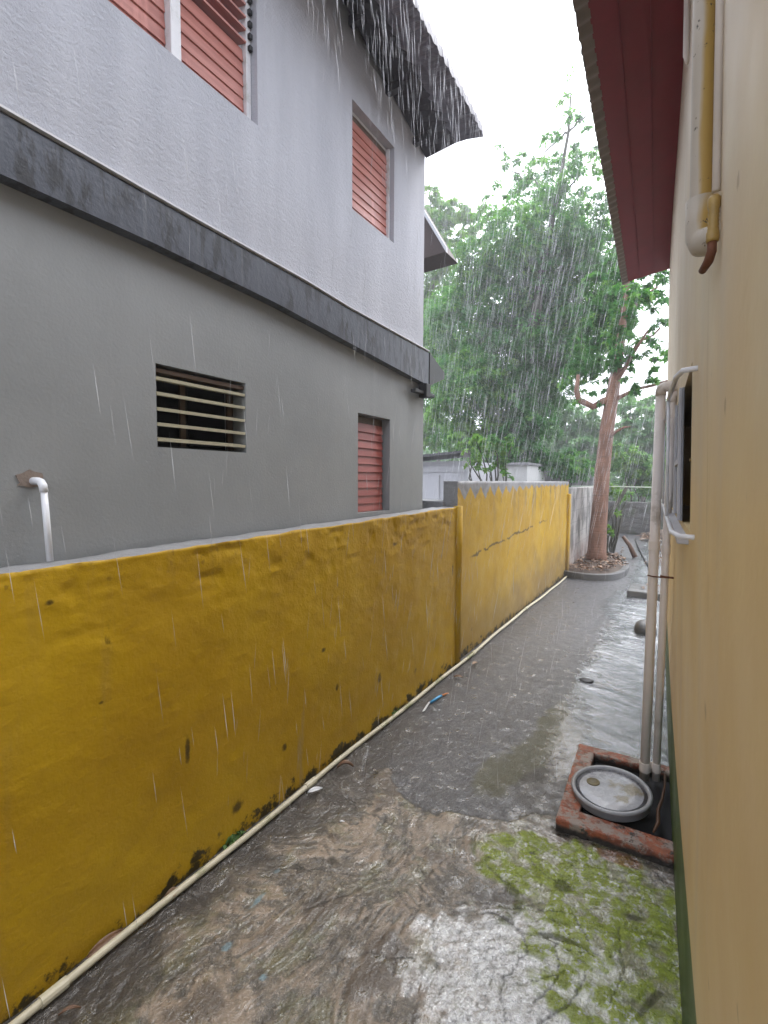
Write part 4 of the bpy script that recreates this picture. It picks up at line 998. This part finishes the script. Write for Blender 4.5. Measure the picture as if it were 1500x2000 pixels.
# ------------------------------------------------------------------ trees
def leaves_in(blobs, size, spray=46, flat=.5, seed=1, droop=.25):
    """leaf quads gathered in sprays inside ellipsoids (x, y, z, r, count, tint)"""
    rng = np.random.default_rng(seed); C = []; T = []; Nn = []
    for (x, y, z, r, n, tint) in blobs:
        ns = max(3, int(n/spray))
        d = rng.normal(size=(ns, 3)); d /= np.linalg.norm(d, axis=1)[:, None]
        rad = r*rng.uniform(.15, 1, ns)**.45
        sc = np.array([x, y, z])+d*rad[:, None]*np.array([1, .9, .95])
        st = tint+.17+rng.normal(0, .17, ns)
        sr = r*rng.uniform(.16, .34, ns)
        up = d*.5+np.array([0, 0, .9])+rng.normal(0, .35, (ns, 3)); up /= np.linalg.norm(up, axis=1)[:, None]
        m = max(4, int(n/ns))
        q = rng.normal(size=(ns, m, 3)); q *= (rng.uniform(0, 1, (ns, m))**.5/np.linalg.norm(q, axis=2))[:, :, None]*sr[:, None, None]
        along = (q*up[:, None]).sum(2, keepdims=True); q = q-up[:, None]*along*(1-flat*.5)
        q[:, :, 2] -= droop*(np.linalg.norm(q[:, :, :2], axis=2)**2)/np.maximum(sr[:, None], .05)
        C.append((sc[:, None]+q).reshape(-1, 3)); T.append(np.repeat(st, m)+rng.normal(0, .13, ns*m)); Nn.append(np.repeat(up, m, 0))
    C = np.concatenate(C); T = np.concatenate(T); Nn = np.concatenate(Nn); n = len(C)
    nrm = Nn+rng.normal(0, .55, (n, 3)); nrm /= np.linalg.norm(nrm, axis=1)[:, None]
    dr = rng.normal(size=(n, 3)); dr -= nrm*(dr*nrm).sum(1)[:, None]; dr /= np.linalg.norm(dr, axis=1)[:, None]; dr[:, 2] -= .25
    sd = np.cross(nrm, dr); L = (size*rng.uniform(.6, 1.35, n))[:, None]
    V = np.stack([C, C+dr*L*.42+sd*L*.24+nrm*L*.06, C+dr*L, C+dr*L*.42-sd*L*.24+nrm*L*.06], 1).reshape(-1, 3)
    F = np.arange(4*n).reshape(n, 4)
    return V, F, np.repeat(np.clip(T, 0, 1), 4)
def at(px, py, Y):
    """design-time table of crown masses is in photo pixels at a given distance; turns one into a place"""
    f, cx, cy = 950., 750., 1000.
    p, yw_, rl = R(-3.734), R(31.57), R(.3)
    fwd = np.array([-math.sin(yw_)*math.cos(p), math.cos(yw_)*math.cos(p), math.sin(p)]); rt = np.array([math.cos(yw_), math.sin(yw_), 0]); up = np.cross(rt, fwd)
    r2 = math.cos(rl)*rt+math.sin(rl)*up; u2 = -math.sin(rl)*rt+math.cos(rl)*up
    d = fwd+r2*(px-cx)/f-u2*(py-cy)/f; t = Y/d[1]
    return d*t+np.array([0, 0, 1.5]), t/f
def crown(spec, dens, spread, seed, leaf):
    rng = random.Random(seed); out = []
    for (px, py, Y, r, k, tint) in spec:
        P, m = at(px, py, Y+rng.uniform(-spread, spread)); rr = r*m
        out.append((P[0], P[1], P[2], rr, int(dens*k*(rr**2.4)/(leaf**1.6)*230), tint))
    return out
def limb(mb, a, b_, r0, r1, seed, n=7, wob=.08):
    rng = random.Random(seed); a = Vector(a); b_ = Vector(b_); L = (b_-a).length; pts = []; rs = []
    for i in range(n):
        t = i/(n-1); p = a.lerp(b_, t)
        if 0 < i < n-1: p += Vector((rng.uniform(-1, 1), rng.uniform(-1, 1), rng.uniform(-1, 1)))*wob*L*.5
        p.z += .10*L*math.sin(t*math.pi)*.5
        pts.append(p); rs.append(r0+(r1-r0)*t)
    mb.tube(pts, rs, 8)
def tree(name, label, cat, group, base, trunk_pts, trunk_r, bark, blobs, leafmat, leaf, seed, limb_r=.07, every=1, fork=None, spray=46):
    t = thing(name, base, label, cat, group)
    mb = MB(); mb.tube(trunk_pts, trunk_r, 16)
    tp = [Vector(p) for p in trunk_pts]
    for i, (x, y, z, r, n, ti) in enumerate(blobs):
        if i % every: continue
        c = Vector((x, y, z)); k = min(range(len(tp)), key=lambda j: (tp[j]-c).length+max(0, tp[j].z-c.z+.3)*3)
        limb(mb, tp[k], c, min(limb_r, trunk_r[k]*.8), .015, seed*100+i)
    mb.build('trunk', bark, t, smooth=True)
    V, F, T = leaves_in(blobs, leaf, spray, seed=seed)
    me = quads_mesh('crown', V, F, {'tint': T})
    put(me, 'crown', leafmat, t)
    return t

# the big tree over the wall, creeper round its foot
big = [(900,640,13,85,1,.35),(985,560,13,95,1,.32),(1065,520,13,95,1,.30),(1130,560,13,85,1,.28),(1000,680,13,95,1,.26),(1085,650,13,85,1,.22),
       (905,745,13,70,1,.42),(1150,650,13,70,1,.22),(1015,790,13,75,1,.22),(935,830,12.6,65,1.1,.55),(1065,745,13,70,1,.24),(870,800,12.6,45,1,.6),(960,745,12.6,60,1,.48),(880,850,12.6,40,1,.5),(850,770,13,40,.9,.45),
       (1085,440,13.2,75,.8,.42),(1000,455,13.2,70,.8,.5),(1145,440,13.2,60,.8,.40),(925,510,13.2,55,.8,.5),(870,600,13.2,45,.9,.45),
       (1075,350,13.5,60,.36,.5),(1135,340,13.5,55,.38,.5),(1030,385,13.5,50,.40,.5),(1105,265,13.5,45,.15,.5),(1145,225,13.5,35,.14,.5),(1112,180,13.5,26,.12,.5),(1120,140,13.5,14,.14,.5),(1000,335,13.5,36,.22,.5),(960,400,13.5,42,.30,.55),(1150,290,13.5,40,.18,.5),(1060,300,13.5,30,.14,.5),(975,300,13.5,16,.2,.5),
       (1180,500,13,55,.9,.25),(1190,600,13,50,.9,.22),(985,860,12.8,55,.9,.28),(1050,830,12.8,50,.9,.25)]
P0, mm = at(1020, 940, 13)
tk = [(P0[0], 13, -.03), (P0[0], 13, 1.5), tuple(at(1024, 860, 13)[0]), tuple(at(1030, 760, 13)[0]), tuple(at(1042, 640, 13)[0]), tuple(at(1060, 520, 13.1)[0]), tuple(at(1085, 400, 13.3)[0]), tuple(at(1110, 260, 13.5)[0]), tuple(at(1116, 170, 13.5)[0])]
tree('leafy_tree', 'tall dense green tree rising behind the far yellow wall', 'tree', 'trees behind the walls', (P0[0], 13, 0), tk, [.36, .30, .24, .18, .14, .10, .06, .035, .015], M['bark_dark'],
     crown(big, .92, 1.0, 5, .115), M['leaf_dark'], .105, 5, .028, 3)
iv = crown([(1020,930,12.4,34,1.6,.12),(1020,880,12.4,38,1.6,.12),(1000,900,12.4,28,1.6,.14),(1045,900,12.5,30,1.6,.12),(1030,830,12.5,36,1.4,.16),(1015,780,12.4,34,1.3,.14),(1035,730,12.4,34,1.3,.14),(1040,670,12.3,34,1.2,.16),(1000,840,12.3,30,1.3,.14)], 1.6, .1, 9, .10)
V, F, T = leaves_in(iv, .10, 46, seed=19)
cv = thing('creeper', (P0[0], 12.7, 0), 'dark leafy creeper wrapping the foot of the tall tree', 'creeper')
put(quads_mesh('leaves', V, F, {'tint': T}), 'leaves', M['leaf_dark'], cv)
MB().tube([(P0[0]+.1, 12.55, -.03), (P0[0]+.05, 12.6, 1.2), (P0[0]-.05, 12.6, 2.4)], [.04, .035, .02], 8).build('stem', M['bark_dark'], cv, smooth=True)

# red-barked tree in the bed
rt = [(-1.29, 9.35, .0), (-1.28, 9.38, .25), (-1.262, 9.40, .9), (-1.235, 9.40, 1.7), (-1.185, 9.42, 2.45), (-1.13, 9.45, 2.95), (-1.07, 9.5, 3.5), (-1.0, 9.5, 4.3), (-.95, 9.5, 5.2), (-.9, 9.5, 6.0)]
rb = [(1215,600,9.6,48,1,.25),(1240,545,9.6,42,1,.28),(1185,630,9.8,50,1,.22),(1215,690,9.6,38,.9,.25),(1265,600,9.4,34,.42,.30),(1275,690,9.3,36,.40,.30),(1285,560,9.3,32,.40,.3),(1160,700,9.8,44,.9,.25),(1250,660,9.4,32,.3,.3),
      (1290,640,9.3,34,.38,.3),(1250,735,9.3,34,.36,.28),(1125,735,9.8,36,.6,.3),(1225,500,9.8,40,.9,.25),(1225,590,9.0,40,.9,.28),(1208,660,9.0,30,.7,.28),(1240,470,9.8,40,.8,.25),(1150,780,9.6,22,.4,.4),(1290,720,9.0,26,.34,.35),(1190,740,9.6,26,.4,.28),(1180,560,9.8,45,.9,.25)]
rblobs = crown(rb, 1.25, .4, 6, .085)
t = tree('red_barked_tree', 'tree with smooth red-brown leaning trunk growing in the kerbed bed', 'tree', 'trees behind the walls', (-1.29, 9.35, 0), rt, [.205, .158, .136, .126, .116, .110, .085, .06, .04, .02], M['bark_red'], rblobs, M['leaf_dark'], .078, 6, .026, 3)
for pts, r in (([(-1.13, 9.44, 2.93), (-1.27, 9.40, 2.90), (-1.42, 9.38, 2.82), (-1.56, 9.36, 2.90), (-1.66, 9.35, 2.96), (-1.70, 9.34, 3.12), (-1.68, 9.34, 3.4)], [.085, .068, .058, .055, .052, .045, .03]),
               ([(-1.12, 9.44, 2.90), (-.95, 9.40, 2.98), (-.75, 9.38, 3.07), (-.5, 9.35, 3.10), (-.1, 9.3, 3.2)], [.05, .034, .028, .024, .015]),
               ([(-1.18, 9.36, 2.25), (-1.02, 9.28, 2.36), (-.90, 9.25, 2.42), (-.8, 9.2, 2.42)], [.035, .026, .02, .008]),
               ([(-1.10, 9.44, 3.2), (-.95, 9.40, 3.42), (-.80, 9.38, 3.7), (-.6, 9.3, 4.0)], [.05, .035, .028, .015])):
    MB().tube(pts, r, 10).build('branch', M['bark_red'], t, smooth=True)

def small_tree(name, label, cat, group, spec, dens, mat, leaf, seed, Y, px, bark='bark_grey', tr=.10, every=3):
    bl = crown(spec, dens, .5, seed, leaf); P, m = at(px, 941, Y); top = max(bl, key=lambda q: q[2])
    tree(name, label, cat, group, (P[0], Y, 0), [(P[0], Y, -.03), (P[0]+.05, Y, 1.2), ((P[0]*.6+top[0]*.4), Y, max(1.4, top[2]*.5)), (top[0], top[1], top[2])], [tr, tr*.85, tr*.6, tr*.15], M[bark], bl, M[mat], leaf, seed, tr*.35, every)
small_tree('leafy_tree', 'bright green tree showing just past the grey house corner, left of the tall one', 'tree', 'trees behind the walls',
           [(850,425,17,42,.8,.6),(885,415,17,34,.7,.6),(925,440,17,28,.6,.55),(850,500,17,45,.9,.6),(890,480,17,35,.8,.6),(860,570,17,50,1,.6),(845,650,17,50,1,.5),(880,720,17,45,1,.5),(850,840,17,45,1,.4),(840,380,17,26,.5,.6),(960,440,17,26,.5,.55)], 1.0, 'leaf_mid', .15, 21, 17, 855)
small_tree('leafy_tree', 'pale slender tree seen through the rain right of the red trunk', 'tree', 'trees behind the walls',
           [(1240,800,19,34,.7,.6),(1270,830,19,38,.8,.6),(1250,870,19,34,.8,.5),(1285,790,19,26,.6,.6),(1225,840,19,26,.6,.6),(1300,850,19,40,.8,.5),(1215,890,19.5,34,1,.5),(1260,910,19.5,34,1,.5),(1230,790,20,22,.5,.6)], 1.5, 'leaf_hazed', .17, 22, 19, 1255, 'bark_grey', .08)
small_tree('leafy_tree', 'pale bushy tree seen through the rain left of the red trunk', 'tree', 'trees behind the walls',
           [(1110,830,20,44,.8,.55),(1145,850,20,36,.8,.5),(1085,870,20,34,.8,.5),(1130,890,20,40,.9,.45),(1100,800,20,30,.6,.6),(1165,880,20,30,.8,.5),(1075,910,20,30,1,.5),(1155,820,20.5,24,.7,.6)], 1.5, 'leaf_hazed', .17, 23, 20, 1120, 'bark_grey', .09)
def bush(label, spec, dens, mat, leaf, seed, Y, px):
    bl = crown(spec, dens, .25, seed, leaf); P, m = at(px, 941, Y)
    t = thing('bush', (P[0], Y, 0), label, 'bush', 'bushes at the far end of the path')
    V, F, T = leaves_in(bl, leaf, 40, seed=seed); put(quads_mesh('leaves', V, F, {'tint': T}), 'leaves', M[mat], t)
    mb = MB()
    for i, q in enumerate(bl): limb(mb, (P[0], Y, -.03), q[:3], .03, .008, seed*7+i)
    mb.build('stem', M['bark_dark'], t, smooth=True)
bush('dark bush with drooping leaves over the grey wall left of the red trunk', [(1095,905,13.1,28,1,.35),(1125,900,13.1,28,1,.4),(1075,900,13.1,22,1,.3),(1145,915,13.1,24,1,.35),(1105,930,13.1,22,1,.3)], 1.2, 'leaf_dark', .09, 31, 13.1, 1110)
bush('broad dark green bush behind the stone wall right of the red trunk', [(1215,890,16.5,30,1,.45),(1245,910,16.5,30,1,.4),(1275,915,16.5,32,1,.4),(1225,935,16.5,28,1,.35),(1260,945,16.5,26,1,.35)], 1.2, 'leaf_mid', .13, 32, 16.5, 1245)
bush('small bright green shrub close behind the red trunk', [(1205,965,10.8,16,1.4,.65),(1190,955,10.8,13,1.2,.6),(1222,958,10.8,13,1.2,.6),(1200,1000,10.8,10,1,.6)], 1.3, 'leaf_mid', .07, 33, 10.8, 1200)
bush('little green sprig at the foot of the red trunk', [(1192,1042,10.2,9,1.6,.6),(1186,1030,10.2,7,1.4,.6)], 1.4, 'leaf_mid', .05, 34, 10.2, 1190)
bush('branches with pale leaves hanging before the white outbuilding', [(930,905,8.7,17,.9,.65),(958,912,8.7,15,.8,.6),(945,885,8.7,20,1,.6),(972,890,8.7,16,.9,.5),(915,880,8.7,14,.8,.6),(985,905,8.7,16,1,.4),(960,865,8.8,24,1,.5),(930,862,8.8,20,1,.5),(1000,870,8.8,22,1,.4),(905,860,8.9,14,.9,.6),(915,905,8.7,9,.8,.6),(990,930,8.7,12,1,.4)], 1.2, 'leaf_mid', .08, 35, 8.7, 975)
# far wood
bl = []
for i in range(70):
    x = -22+i*.55+random.uniform(-.3, .3); y = random.uniform(27, 33); r = random.uniform(1.0, 1.8)
    for k in range(3): bl.append((x+random.uniform(-.5, .5), y, .8+k*1.35+random.uniform(-.3, .3), r, 420, .5+random.uniform(-.15, .15)))
V, F, T = leaves_in(bl, .28, 30, seed=44)
tag(put(quads_mesh('far_wood', V, F, {'tint': T}), 'far_wood', M['leaf_hazed']), 'pale far wood fading into the rain', 'wood', None, 'stuff')

# ------------------------------------------------------------------ rain
def rain():
    rng = np.random.default_rng(77); S = []
    d = np.array([-.19, .11, -1.0]); d /= np.linalg.norm(d)
    def batch(n, x, y, z, Lr, wr, dj=.010, dd=d):
        p = np.stack([rng.uniform(*x, n), rng.uniform(*y, n), rng.uniform(*z, n)], 1)
        S.append((p, dd+rng.normal(0, dj, (n, 3)), rng.uniform(*Lr, n), rng.uniform(*wr, n)))
    batch(950, (-1.55, -.1), (1.0, 4.5), (.1, 4.2), (.05, .20), (.00022, .0007))
    batch(40, (-1.45, -.4), (1.2, 4.0), (.1, 2.6), (.08, .24), (.0004, .0008))
    batch(5200, (-5.0, -.3), (4.2, 9.5), (1.0, 8.5), (.16, .42), (.0005, .0015))
    batch(1500, (-6.5, -.3), (8.5, 12.0), (1.0, 10), (.24, .5), (.001, .0024))
    v2 = np.array([.02, .10, -1.0])
    batch(620, (-1.30, -1.05), (1.4, 3.35), (3.15, 3.95), (.03, .22), (.0004, .0013), .03, v2)   # dripping from the roof edge
    batch(200, (-1.32, -1.18), (.2, 3.3), (.1, 3.4), (.06, .20), (.0004, .0011), .012, v2)
    batch(120, (-.36, -.31), (.9, 5), (.05, 3.3), (.05, .16), (.0003, .0008), .012, v2)
    S[-1][0][:, 0] = -.347-.0413*S[-1][0][:, 1]+rng.normal(0, .006, len(S[-1][0]))
    P = np.concatenate([s[0] for s in S]); D = np.concatenate([s[1] for s in S]); L = np.concatenate([s[2] for s in S]); W = np.concatenate([s[3] for s in S])
    # no drops inside the buildings, walls or ground, nor under the eaves
    ok = ((P[:, 0] > -1.62) | (P[:, 1] > 3.6)) & (np.linalg.norm(P-np.array([0, 0, 1.5]), axis=1) > .8) & (P[:, 2] > L)
    ok &= (P[:, 0]+.0413*P[:, 1] < -.32) | (P[:, 1] > 5.2) | (P[:, 2] > 3.5)
    P, D, L, W = P[ok], D[ok], L[ok], W[ok]; n = len(P)
    D /= np.linalg.norm(D, axis=1)[:, None]
    a = np.cross(D, np.array([1., 0, 0])); a /= np.linalg.norm(a, axis=1)[:, None]; b_ = np.cross(D, a)
    top = P-D*L[:, None]*.5; bot = P+D*L[:, None]*.5; mid = P+D*L[:, None]*.15  # each drop stretched into the streak it leaves while falling
    ring = [mid+(a*math.cos(t)+b_*math.sin(t))*W[:, None] for t in (0, 2.094, 4.189)]
    V = np.stack([top, *ring, bot], 1).reshape(-1, 3)
    base = np.arange(n)[:, None]*5
    F = np.concatenate([base+np.array(q) for q in ((0, 1, 2), (0, 2, 3), (0, 3, 1), (4, 2, 1), (4, 3, 2), (4, 1, 3))])
    tag(put(quads_mesh('rain', V, F), 'rain', M['rain']), 'long bright streaks of heavy rain falling through the alley', 'rain', None, 'stuff')
rain()

# ------------------------------------------------------------------ haze of rain
m = bpy.data.materials.new('rain_mist'); m.use_nodes = True; nt = m.node_tree
nt.nodes.remove(nt.nodes['Principled BSDF']); pv = nt.nodes.new('ShaderNodeVolumePrincipled')
pv.inputs['Color'].default_value = (.95, .96, .97, 1); pv.inputs['Density'].default_value = .007; pv.inputs['Anisotropy'].default_value = .2
nt.links.new(pv.outputs[0], nt.nodes['Material Output'].inputs['Volume'])
tag(MB().box((-62, -62, -1.1), (62, 62, 14.5)).build('haze', m, None, (0, 0, -1.1)), kind='stuff')

# ------------------------------------------------------------------ light, sky, camera
EL, AZ = 62, 20
w = bpy.data.worlds.new('World'); scene.world = w; w.use_nodes = True; nt = w.node_tree
bg = nt.nodes['Background']; sky = nt.nodes.new('ShaderNodeTexSky'); sky.sky_type = 'NISHITA'; sky.sun_disc = False
sky.sun_elevation = R(EL); sky.sun_rotation = R(AZ); sky.air_density = 1.0; sky.dust_density = 6.0; sky.ozone_density = 1.0
hs_ = nt.nodes.new('ShaderNodeHueSaturation'); hs_.inputs['Saturation'].default_value = .22
mx = nt.nodes.new('ShaderNodeMix'); mx.data_type = 'RGBA'; mx.inputs[0].default_value = .5; mx.inputs[7].default_value = (8.8, 9.3, 10.6, 1)
nt.links.new(sky.outputs[0], hs_.inputs['Color']); nt.links.new(hs_.outputs[0], mx.inputs[6]); nt.links.new(mx.outputs[2], bg.inputs['Color'])
bg.inputs['Strength'].default_value = .15
sl = bpy.data.lights.new('sun', 'SUN'); sl.energy = .6; sl.angle = R(40); sl.color = (1, .98, .96)
so = bpy.data.objects.new('sun', sl); col.objects.link(so)
sd = Vector((math.sin(R(AZ))*math.cos(R(EL)), math.cos(R(AZ))*math.cos(R(EL)), math.sin(R(EL))))
so.rotation_euler = (-sd).to_track_quat('-Z', 'Y').to_euler()
cam = bpy.data.cameras.new('camera'); co = bpy.data.objects.new('camera', cam); col.objects.link(co)
cam.sensor_fit = 'VERTICAL'; cam.sensor_height = 24; cam.lens = 24*950/2000
cam.clip_start = .02; cam.clip_end = 400
p, yw_ = R(-3.734), R(31.57)
fwd = Vector((-math.sin(yw_)*math.cos(p), math.cos(yw_)*math.cos(p), math.sin(p)))
rt_ = Vector((math.cos(yw_), math.sin(yw_), 0)); up = rt_.cross(fwd); rl = R(.3)
r2 = rt_*math.cos(rl)+up*math.sin(rl); u2 = up*math.cos(rl)-rt_*math.sin(rl)
co.matrix_world = Matrix(((r2.x, u2.x, -fwd.x, 0), (r2.y, u2.y, -fwd.y, 0), (r2.z, u2.z, -fwd.z, 1.5), (0, 0, 0, 1)))
scene.camera = co
scene.render.engine = 'CYCLES'
scene.cycles.max_bounces = 8; scene.cycles.transparent_max_bounces = 16; scene.cycles.volume_bounces = 0
scene.cycles.use_denoising = True
scene.view_settings.view_transform = 'Standard'; scene.view_settings.look = 'None'; scene.view_settings.exposure = 1.5; scene.view_settings.gamma = 1
